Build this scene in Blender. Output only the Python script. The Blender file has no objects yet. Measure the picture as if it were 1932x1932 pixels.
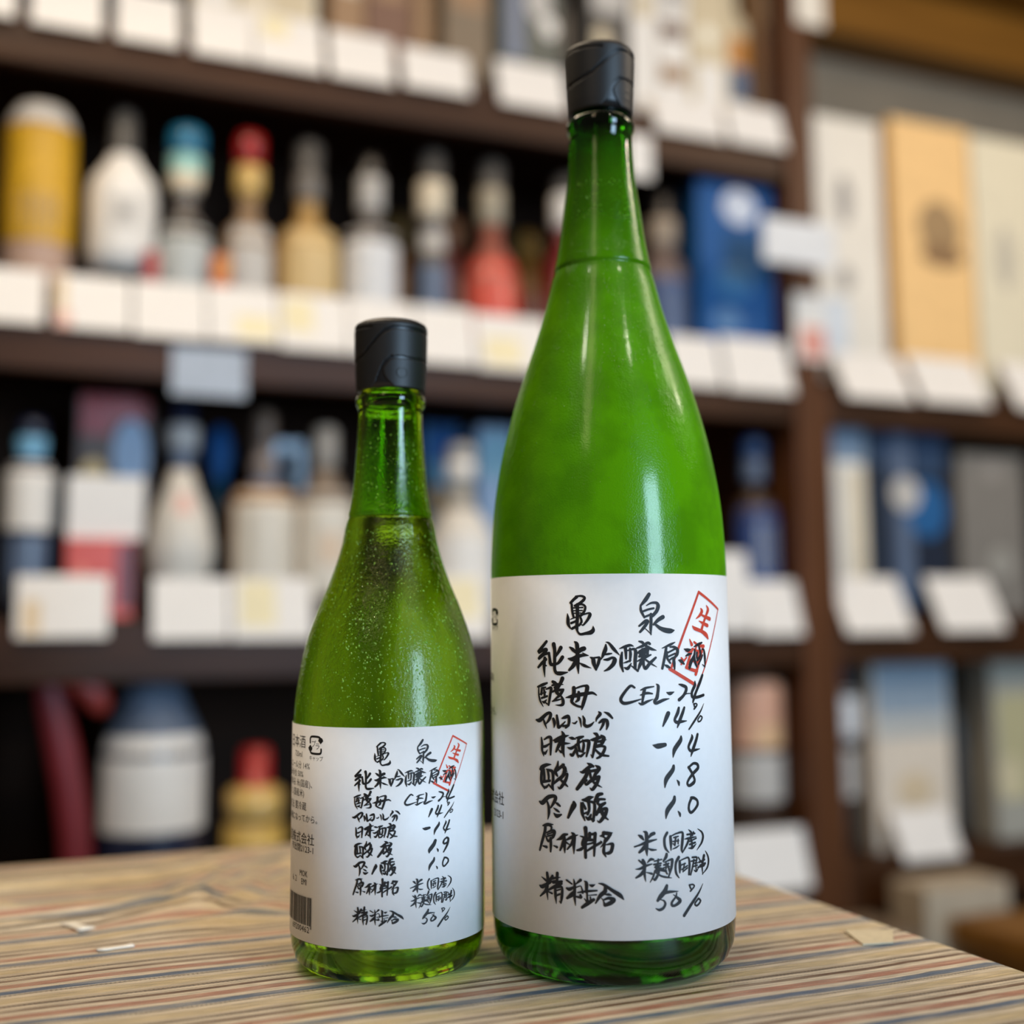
import bpy, bmesh, math, random
from mathutils import Vector, Matrix
random.seed(7)
S = bpy.context.scene
COL = S.collection
PI = math.pi
TZ = 0.72                      # height of the table top above the floor
EYE = TZ + 0.14518             # camera height

# ------------------------------------------------------------------ camera
def cam_axes(yaw, pitch, roll):
    F = Vector((math.sin(yaw)*math.cos(pitch), math.cos(yaw)*math.cos(pitch), math.sin(pitch)))
    R0 = Vector((math.cos(yaw), -math.sin(yaw), 0)); U0 = R0.cross(F)
    R = R0*math.cos(roll) + U0*math.sin(roll)
    return R, R.cross(F), F
R_, U_, F_ = cam_axes(0.39623, 0.11861, -0.00718)
cd = bpy.data.cameras.new('camera'); cam = bpy.data.objects.new('camera', cd); COL.objects.link(cam)
M = Matrix((R_, U_, -F_)).transposed().to_4x4(); M.translation = (0, 0, EYE)
cam.matrix_world = M
cd.sensor_fit = 'HORIZONTAL'; cd.sensor_width = 36
cd.lens = 2276.84/1932*36
cd.shift_y = -(966-901.73)/1932
cd.clip_start = 0.01
cd.dof.use_dof = True
cd.dof.focus_distance = 0.494
APERTURE = 0.0145
cd.dof.aperture_fstop = (cd.lens/1000)/APERTURE
S.camera = cam

# ------------------------------------------------------------------ world, lamps, exposure
w = bpy.data.worlds.new('world'); S.world = w; w.use_nodes = True
w.node_tree.nodes['Background'].inputs[0].default_value = (1.0, 0.86, 0.70, 1)
w.node_tree.nodes['Background'].inputs[1].default_value = 0.10

def area(name, loc, target, sx, sy, power, color):
    l = bpy.data.lights.new(name, 'AREA'); l.shape = 'RECTANGLE'; l.size = sx; l.size_y = sy
    l.energy = power; l.color = color
    o = bpy.data.objects.new(name, l); COL.objects.link(o); o.location = loc
    o.rotation_euler = (Vector(target)-Vector(loc)).to_track_quat('-Z', 'Y').to_euler()
    return o
# the shop window behind and to the right of the camera: cool daylight
area('window_daylight', (1.06, -1.9, TZ+0.55), (0.25, 0.5, TZ+0.12), 0.62, 1.25, 64, (0.50, 0.74, 1.0))
# warm ceiling lamps over the aisle and at the left; two added ones brighten table and cabinet
area('ceiling_lamp_aisle', (0.55, 0.45, TZ+1.75), (0.7, 1.6, TZ+0.15), 1.7, 0.35, 9.6, (1.0, 0.77, 0.55))
area('ceiling_lamp_left', (-0.75, -0.35, TZ+1.45), (0.2, 0.5, TZ+0.1), 0.22, 0.9, 2.8, (1.0, 0.72, 0.44))
area('added_lamp_table', (-0.05, 0.95, TZ+1.25), (0.15, 0.5, TZ), 0.35, 0.5, 7.5, (1.0, 0.82, 0.60))  # added lamp: brightens the cloth and the bottles from behind
area('added_lamp_cabinet', (1.85, 0.30, TZ+1.3), (1.5, 1.6, TZ-0.1), 0.8, 0.35, 12, (1.0, 0.82, 0.62))  # added lamp: lifts the dim lower right of the cabinet
# small downlights that leave the thin streaks on the glass
for loc, e in (((-.865, -.077, TZ+1.71), 9), ((1.85, .25, TZ+1.1), 7), ((.62, -.62, TZ+1.6), 9)):
    l = bpy.data.lights.new('ceiling_downlight', 'SPOT'); l.energy = e; l.color = (1, .86, .68); l.shadow_soft_size = .016
    l.spot_size = 1.6; l.spot_blend = .6
    o = bpy.data.objects.new('ceiling_downlight', l); COL.objects.link(o); o.location = loc
    o.rotation_euler = (Vector((.22, .5, TZ+.1))-Vector(loc)).to_track_quat('-Z', 'Y').to_euler()

S.view_settings.view_transform = 'Standard'; S.view_settings.look = 'None'
S.view_settings.gamma = 1; S.view_settings.use_curve_mapping = False
S.view_settings.exposure = 0.0
S.cycles.max_bounces = 12; S.cycles.transmission_bounces = 10; S.cycles.glossy_bounces = 4
S.cycles.diffuse_bounces = 3; S.cycles.sample_clamp_indirect = 4.0; S.cycles.blur_glossy = 1.0

# ------------------------------------------------------------------ materials
def nodes_of(name):
    m = bpy.data.materials.new(name); m.use_nodes = True
    nt = m.node_tree; p = nt.nodes['Principled BSDF']
    return m, nt, p
CACHE = {}
def mat(name, col, rough=0.5, var=0.08, scale=40, metal=0.0, coat=0.0, spec=0.5):
    """plain material whose colour wanders a little with noise"""
    if name in CACHE: return CACHE[name]
    m, nt, p = nodes_of(name)
    tc = nt.nodes.new('ShaderNodeTexCoord'); n = nt.nodes.new('ShaderNodeTexNoise'); n.inputs['Scale'].default_value = scale
    nt.links.new(tc.outputs['Object'], n.inputs['Vector'])
    r = nt.nodes.new('ShaderNodeValToRGB')
    a = [max(0, c*(1-var)) for c in col]; b = [min(1, c*(1+var)) for c in col]
    r.color_ramp.elements[0].color = (*a, 1); r.color_ramp.elements[1].color = (*b, 1)
    r.color_ramp.elements[0].position = .3; r.color_ramp.elements[1].position = .7
    nt.links.new(n.outputs['Fac'], r.inputs['Fac']); nt.links.new(r.outputs['Color'], p.inputs['Base Color'])
    p.inputs['Roughness'].default_value = rough; p.inputs['Metallic'].default_value = metal
    p.inputs['Coat Weight'].default_value = coat; p.inputs['Specular IOR Level'].default_value = spec
    CACHE[name] = m
    return m
def wood(name, dark, light, axis=0, rough=0.45):
    if name in CACHE: return CACHE[name]
    m, nt, p = nodes_of(name)
    tc = nt.nodes.new('ShaderNodeTexCoord'); mp = nt.nodes.new('ShaderNodeMapping')
    sc = [30, 30, 30]; sc[axis] = 2.0; mp.inputs['Scale'].default_value = sc
    n = nt.nodes.new('ShaderNodeTexNoise'); n.inputs['Scale'].default_value = 1.5; n.inputs['Detail'].default_value = 6
    r = nt.nodes.new('ShaderNodeValToRGB')
    r.color_ramp.elements[0].color = (*dark, 1); r.color_ramp.elements[1].color = (*light, 1)
    r.color_ramp.elements[0].position = .3; r.color_ramp.elements[1].position = .75
    nt.links.new(tc.outputs['Object'], mp.inputs['Vector']); nt.links.new(mp.outputs['Vector'], n.inputs['Vector'])
    nt.links.new(n.outputs['Fac'], r.inputs['Fac']); nt.links.new(r.outputs['Color'], p.inputs['Base Color'])
    p.inputs['Roughness'].default_value = rough; p.inputs['Specular IOR Level'].default_value = .2
    CACHE[name] = m
    return m
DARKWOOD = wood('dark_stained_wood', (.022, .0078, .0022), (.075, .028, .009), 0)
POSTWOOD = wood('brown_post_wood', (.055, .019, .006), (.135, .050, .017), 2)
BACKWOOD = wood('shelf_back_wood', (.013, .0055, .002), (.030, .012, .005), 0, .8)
OCHRE = wood('ochre_wood', (.16, .065, .008), (.27, .12, .018), 0)
PAPER = mat('white_card', (.80, .76, .71), .6, .03, 60)
PLASTER = mat('beige_plaster', (.22, .19, .145), .85, .06, 8)
FLOORM = mat('grey_floor', (.11, .085, .06), .6, .2, 6)

def green_glass(name, tint, body, dew, rough, bump, zone, drop, grain, gloss, dew_light_runs, thin, back):
    """clear green glass, misted with dew between the heights in `zone` (from, full, full, to); its streaks also imitate light bands"""
    m, nt, p = nodes_of(name)
    L = nt.links.new; N = nt.nodes.new
    out = nt.nodes['Material Output']
    def mr(v, a, c, d=0., e=1.):
        n = N('ShaderNodeMapRange'); n.inputs['From Min'].default_value = a; n.inputs['From Max'].default_value = c
        n.inputs['To Min'].default_value = d; n.inputs['To Max'].default_value = e; L(v, n.inputs['Value']); return n.outputs[0]
    def ma(op, a, c):
        n = N('ShaderNodeMath'); n.operation = op
        for i, v in enumerate((a, c)):
            if isinstance(v, (int, float)): n.inputs[i].default_value = v
            else: L(v, n.inputs[i])
        return n.outputs[0]
    tc = N('ShaderNodeTexCoord'); ob = tc.outputs['Object']
    sx = N('ShaderNodeSeparateXYZ'); L(ob, sx.inputs[0])
    n1 = N('ShaderNodeTexNoise'); n1.inputs['Scale'].default_value = grain; n1.inputs['Detail'].default_value = 3
    n2 = N('ShaderNodeTexNoise'); n2.inputs['Scale'].default_value = 24; n2.inputs['Detail'].default_value = 5
    vo = N('ShaderNodeTexVoronoi'); vo.inputs['Scale'].default_value = 330
    mp = N('ShaderNodeMapping'); mp.inputs['Scale'].default_value = (1, 1, .55); L(ob, mp.inputs['Vector'])
    L(ob, n1.inputs['Vector']); L(mp.outputs[0], n2.inputs['Vector']); L(mp.outputs[0], vo.inputs['Vector'])
    z = sx.outputs['Z']
    zn = ma('MULTIPLY', mr(z, zone[0], zone[1]), mr(z, zone[2], zone[3], 1, 0))
    patch = mr(n2.outputs['Fac'], .46, .62)
    n3 = N('ShaderNodeTexNoise'); n3.inputs['Scale'].default_value = 34; n3.inputs['Detail'].default_value = 4
    m3p = N('ShaderNodeMapping'); m3p.inputs['Scale'].default_value = (1, 1, dew_light_runs); L(ob, m3p.inputs['Vector']); L(m3p.outputs[0], n3.inputs['Vector'])
    mist = ma('MULTIPLY', zn, mr(n3.outputs['Fac'], .43, .60, thin, 1))  # dew streaks, also painting the bright bands of light through the small bottle
    drops = ma('MULTIPLY', ma('MULTIPLY', mr(vo.outputs['Distance'], 0, .5, 1, 0), patch), ma('MULTIPLY', zn, drop))
    hgt = ma('ADD', ma('MULTIPLY', n1.outputs['Fac'], ma('ADD', ma('MULTIPLY', zn, .9), .06)), drops)
    bp = N('ShaderNodeBump'); bp.inputs['Strength'].default_value = bump; bp.inputs['Distance'].default_value = .0011
    L(hgt, bp.inputs['Height'])
    p.inputs['Base Color'].default_value = (*tint, 1); p.inputs['Transmission Weight'].default_value = 1
    p.inputs['IOR'].default_value = 1.38; p.inputs['Specular IOR Level'].default_value = .3
    L(mr(zn, 0, 1, .03, rough), p.inputs['Roughness'])
    L(bp.outputs['Normal'], p.inputs['Normal'])
    df = N('ShaderNodeBsdfDiffuse'); df.inputs['Color'].default_value = (*body, 1)
    tr = N('ShaderNodeBsdfTranslucent'); tr.inputs['Color'].default_value = (*body, 1)
    L(bp.outputs['Normal'], df.inputs['Normal'])
    m1 = N('ShaderNodeMixShader'); m1.inputs[0].default_value = back; L(df.outputs[0], m1.inputs[1]); L(tr.outputs[0], m1.inputs[2])
    gl = N('ShaderNodeBsdfGlossy'); gl.inputs['Roughness'].default_value = gloss; gl.inputs['Color'].default_value = (.75, .8, .75, 1)
    bg = N('ShaderNodeBump'); bg.inputs['Strength'].default_value = bump*.22; bg.inputs['Distance'].default_value = .0006; L(hgt, bg.inputs['Height']); L(bg.outputs['Normal'], gl.inputs['Normal'])
    m3 = N('ShaderNodeMixShader'); m3.inputs[0].default_value = .035; L(m1.outputs[0], m3.inputs[1]); L(gl.outputs[0], m3.inputs[2])
    m2 = N('ShaderNodeMixShader'); L(ma('MULTIPLY', mist, dew), m2.inputs[0])
    L(p.outputs[0], m2.inputs[1]); L(m3.outputs[0], m2.inputs[2]); L(m2.outputs[0], out.inputs['Surface'])
    return m
GLASS_BIG = green_glass('frosted_green_glass', (.022, .23, .002), (.135, .43, .001), .80, .16, .22, (.10, .14, .29, .372), .9, 1300, .11, 1.0, .70, .12)
GLASS_SMALL = green_glass('dewy_green_glass', (.36, .72, .012), (.36, .60, .005), .46, .05, .36, (.07, .09, .175, .235), 1.5, 900, .11, .22, .02, .4)
DEW = mat('dew_drops', (.16, .34, .02), .06, .3, 900, spec=.7)
def cap_mat(name, col, rough):
    m, nt, p = nodes_of(name)
    tc = nt.nodes.new('ShaderNodeTexCoord'); n = nt.nodes.new('ShaderNodeTexNoise'); n.inputs['Scale'].default_value = 2500
    nt.links.new(tc.outputs['Object'], n.inputs['Vector'])
    b = nt.nodes.new('ShaderNodeBump'); b.inputs['Strength'].default_value = .12; b.inputs['Distance'].default_value = .0003
    nt.links.new(n.outputs['Fac'], b.inputs['Height']); nt.links.new(b.outputs['Normal'], p.inputs['Normal'])
    p.inputs['Base Color'].default_value = (*col, 1); p.inputs['Roughness'].default_value = rough
    return m
CAPM = cap_mat('matt_black_plastic', (.009, .0085, .0085), .5)
CAPCORE = cap_mat('black_plastic_recess', (.004, .004, .005), .4)
INK = mat('black_brush_ink', (.003, .0035, .005), .6, .2, 300)
PRINT = mat('dark_print', (.022, .017, .013), .6, .1, 300)
RED = mat('vermilion_stamp_ink', (.66, .055, .022), .6, .12, 500)
LABELP = mat('white_label_paper', (.83, .83, .83), .48, .012, 300)

# ------------------------------------------------------------------ object helpers
def obj(name, bm, m, parent=None, smooth=True, loc=None, rotz=0):
    me = bpy.data.meshes.new(name)
    bm.to_mesh(me); bm.free()
    for ms in (m if isinstance(m, (list, tuple)) else [m]): me.materials.append(ms)
    if smooth:
        for f in me.polygons: f.use_smooth = True
    o = bpy.data.objects.new(name, me); COL.objects.link(o)
    if parent is not None: o.parent = parent
    if loc is not None: o.location = loc
    o.rotation_euler.z = rotz
    return o
def tag(o, label, cat, group=None):
    o['label'] = label; o['category'] = cat
    if group: o['group'] = group
    return o
def thing(name, label, cat, loc, rotz=0, group=None):
    o = bpy.data.objects.new(name, None); COL.objects.link(o); o.location = loc; o.rotation_euler.z = rotz
    o.empty_display_size = .02
    return tag(o, label, cat, group)
def struct(o):
    o['kind'] = 'structure'; return o
def bm_box(x0, x1, y0, y1, z0, z1, bev=0.0, bm=None):
    b = bmesh.new() if bm is None else bm
    r = bmesh.ops.create_cube(b, size=1)
    vs = r['verts']
    for v in vs:
        v.co = Vector(((x0+x1)/2+v.co.x*(x1-x0), (y0+y1)/2+v.co.y*(y1-y0), (z0+z1)/2+v.co.z*(z1-z0)))
    if bev > 0:
        es = list({e for v in vs for e in v.link_edges})
        bmesh.ops.bevel(b, geom=es, offset=bev, segments=2, affect='EDGES', profile=.5)
    return b
def bm_lathe(prof, n=48, caps=True):
    """prof: (r, z) from bottom to top, metres"""
    b = bmesh.new(); rings = []
    for r, z in prof:
        if r < 1e-6: rings.append([b.verts.new((0, 0, z))])
        else: rings.append([b.verts.new((r*math.sin(2*PI*i/n), -r*math.cos(2*PI*i/n), z)) for i in range(n)])
    for a, c in zip(rings, rings[1:]):
        if len(a) == 1 and len(c) == 1: continue
        for i in range(n):
            j = (i+1) % n
            if len(a) == 1: b.faces.new((a[0], c[j], c[i]))
            elif len(c) == 1: b.faces.new((a[i], a[j], c[0]))
            else: b.faces.new((a[i], a[j], c[j], c[i]))
    if caps:
        if len(rings[0]) > 1: b.faces.new(list(reversed(rings[0])))
        if len(rings[-1]) > 1: b.faces.new(rings[-1])
    bmesh.ops.recalc_face_normals(b, faces=b.faces)
    return b
def smooth_prof(pts, step=0.004):
    """Catmull-Rom through (r, z)"""
    out = []
    P = [pts[0]]+list(pts)+[pts[-1]]
    for i in range(1, len(P)-2):
        p0, p1, p2, p3 = P[i-1], P[i], P[i+1], P[i+2]
        d = math.dist(p1, p2); k = max(1, int(d/step))
        for s in range(k):
            t = s/k
            out.append(tuple(max(0, .5*((2*p1[a])+(-p0[a]+p2[a])*t+(2*p0[a]-5*p1[a]+4*p2[a]-p3[a])*t*t+(-p0[a]+3*p1[a]-3*p2[a]+p3[a])*t**3)) if a == 0
                       else .5*((2*p1[a])+(-p0[a]+p2[a])*t+(2*p0[a]-5*p1[a]+4*p2[a]-p3[a])*t*t+(-p0[a]+3*p1[a]-3*p2[a]+p3[a])*t**3) for a in (0, 1)))
    out.append(pts[-1])
    return out
def bm_arc(R, t0, t1, z0, z1, n=64, thick=0.0):
    """a sheet of paper bent round a cylinder; angle 0 faces local -Y"""
    b = bmesh.new(); g = []
    for i in range(n+1):
        t = t0+(t1-t0)*i/n
        g.append([b.verts.new((R*math.sin(t), -R*math.cos(t), z)) for z in (z0, z1)])
    for i in range(n): b.faces.new((g[i][0], g[i+1][0], g[i+1][1], g[i][1]))
    if thick:
        h = []
        for i in range(n+1):
            t = t0+(t1-t0)*i/n; q = R-thick
            h.append([b.verts.new((q*math.sin(t), -q*math.cos(t), z)) for z in (z0, z1)])
        for i in range(n):
            b.faces.new((g[i][0], h[i][0], h[i+1][0], g[i+1][0])); b.faces.new((g[i][1], g[i+1][1], h[i+1][1], h[i][1]))
        b.faces.new((g[0][0], g[0][1], h[0][1], h[0][0])); b.faces.new((g[n][0], h[n][0], h[n][1], g[n][1]))
    return b

# ------------------------------------------------------------------ brush writing on a curved label
def catmull(pts, ws, k=7):
    """smooth brush path: [(u, z, width)]"""
    n = len(pts)
    def wi(i):
        if len(ws) == 1: return ws[0]
        x = i*(len(ws)-1)/(n-1); a = min(int(x), len(ws)-2); return ws[a]+(ws[a+1]-ws[a])*(x-a)
    A = [(p[0], p[1], wi(i)) for i, p in enumerate(pts)]
    P = [A[0]]+A+[A[-1]]; out = []
    for i in range(1, n):
        p0, p1, p2, p3 = P[i-1], P[i], P[i+1], P[i+2]
        for s in range(k):
            t = s/k
            out.append(tuple((2*t**3-3*t*t+1)*p1[a]+(t**3-2*t*t+t)*.45*(p2[a]-p0[a])+(-2*t**3+3*t*t)*p2[a]+(t**3-t*t)*.45*(p3[a]-p1[a]) for a in (0, 1, 2)))
    out.append(A[-1])
    return out
def wrap(u, z, R): t = u/R; return (R*math.sin(t), -R*math.cos(t), z)
def bm_strokes(strokes, R, f=lambda u, z: (u, z), ws=1.0, bm=None):
    b = bm or bmesh.new()
    for w, p in strokes:
        pts = [(p[i]/100, p[i+1]/100) for i in range(0, len(p), 2)]
        c = [(*f(u, z), q) for u, z, q in catmull(pts, [x/100*ws for x in w])]
        c = [(u/1000, z/1000, max(q, .05)/1000) for u, z, q in c]
        L = []
        n = len(c)
        def tang(i):
            a = c[max(0, i-1)]; d = c[min(n-1, i+1)]; dx, dz = d[0]-a[0], d[1]-a[1]; l = math.hypot(dx, dz) or 1e-9
            return dx/l, dz/l
        # round start
        rows = []
        tx, tz = tang(0); u, z, q = c[0]
        for a in (-70, -40): rows.append((u+math.sin(math.radians(a))*q*.5*tx, z+math.sin(math.radians(a))*q*.5*tz, tx, tz, q*math.cos(math.radians(a))))
        for i in range(n): rows.append((c[i][0], c[i][1], *tang(i), c[i][2]))
        tx, tz = tang(n-1); u, z, q = c[-1]
        for a in (40, 70): rows.append((u+math.sin(math.radians(a))*q*.5*tx, z+math.sin(math.radians(a))*q*.5*tz, tx, tz, q*math.cos(math.radians(a))))
        for u, z, tx, tz, q in rows:
            L.append((b.verts.new(wrap(u-tz*q/2, z+tx*q/2, R)), b.verts.new(wrap(u+tz*q/2, z-tx*q/2, R))))
        for i in range(len(L)-1): b.faces.new((L[i][0], L[i][1], L[i+1][1], L[i+1][0]))
    return b
def text_into(bm, s, right, zc, h, R, narrow=1.0):
    """lay printed text (built-in typeface) on the label; right edge at arc length `right` mm, glyph height h mm"""
    cu = bpy.data.curves.new('printed_text', 'FONT'); cu.body = s; cu.align_x = 'RIGHT'; cu.size = 1; cu.resolution_u = 2
    o = bpy.data.objects.new('printed_text', cu); COL.objects.link(o)
    dg = bpy.context.evaluated_depsgraph_get()
    me = bpy.data.meshes.new_from_object(o.evaluated_get(dg))
    bpy.data.objects.remove(o); bpy.data.curves.remove(cu)
    vs = [bm.verts.new(wrap((right+v.co.x*h*narrow)/1000, (zc+(v.co.y-.36)*h)/1000, R)) for v in me.vertices]
    for f in me.polygons:
        try: bm.faces.new([vs[i] for i in f.vertices])
        except ValueError: pass
    bpy.data.meshes.remove(me)
def recycle_strokes(u0, u1, z0, z1):
    """rounded square of two arrows"""
    w = u1-u0; h = z1-z0; k = 11*w/7.5
    P = lambda *a: [v for x, y in a for v in ((u0+w*x)*100, (z0+h*y)*100)]
    W = w*.115*100
    return [([W], P((.06, .62), (.06, .84), (.2, .95), (.72, .95), (.88, .86), (.9, .72))),
            ([W*3.2, 2], P((.9, .74), (.9, .57))),
            ([W], P((.94, .3), (.93, .14), (.8, .05), (.22, .05), (.08, .15), (.07, .36))),
            ([W*3.2, 2], P((.07, .34), (.07, .51)))]

# ------------------------------------------------------------------ the setting
struct(obj('floor', bm_box(-2.5, 3.5, -2.8, 2.0, -.05, 0), FLOORM, smooth=False))
struct(obj('wall_back', bm_box(-2.0, 3.5, 1.90, 2.0, 0, 2.6), PLASTER, smooth=False))
b = bm_box(1.20, 3.4, 1.80, 1.90, TZ+1.275, TZ+1.40, .004); bm_box(1.20, 3.4, 1.72, 1.90, TZ+1.405, TZ+1.55, .004, b)
struct(obj('trim_1', b, OCHRE, smooth=False))

# shelf units
def shelf_unit(name, label, X0, X1, levels, top, post_w=.05, posts=('l', 'r'), fasc=(.075, .03)):
    t = thing(name, label, 'shelf', ((X0+X1)/2, 1.7, 0))
    cx = (X0+X1)/2
    for s in posts:
        a = (X0, X0+post_w) if s == 'l' else (X1-post_w, X1)
        obj('upright', bm_box(a[0]-cx, a[1]-cx, 1.503-1.7 if post_w > .03 else 1.512-1.7, 1.88-1.7, 0, top, .003), POSTWOOD, t, False)
    i0 = X0+(post_w if 'l' in posts else 0); i1 = X1-(post_w if 'r' in posts else 0)
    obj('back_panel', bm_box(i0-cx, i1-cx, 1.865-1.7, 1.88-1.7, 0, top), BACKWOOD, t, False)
    for z in levels:
        sh = obj('shelf_board', bm_box(i0-cx, i1-cx, 1.535-1.7, 1.864-1.7, z-.02, z, .001), DARKWOOD, t, False)
        obj('front_rail', bm_box(i0-cx, i1-cx, 1.512-1.7, 1.5345-1.7, z-fasc[0], z+fasc[1]-.03, .003), DARKWOOD, sh, False)
    return t
LV = [.90, .52, .152, -.213]
shelf_unit('display_shelf', 'tall dark wooden shelf unit packed with bottles behind the table', -.75, 1.15,
           [TZ+z for z in LV]+[.12], TZ+1.42)
rt = shelf_unit('display_cabinet', 'lower dark wooden shelf unit with tall boxes on its top, right of the tall unit', 1.152, 2.2,
           [TZ+z for z in LV[1:]]+[.12], TZ+.499, .018)

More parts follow.
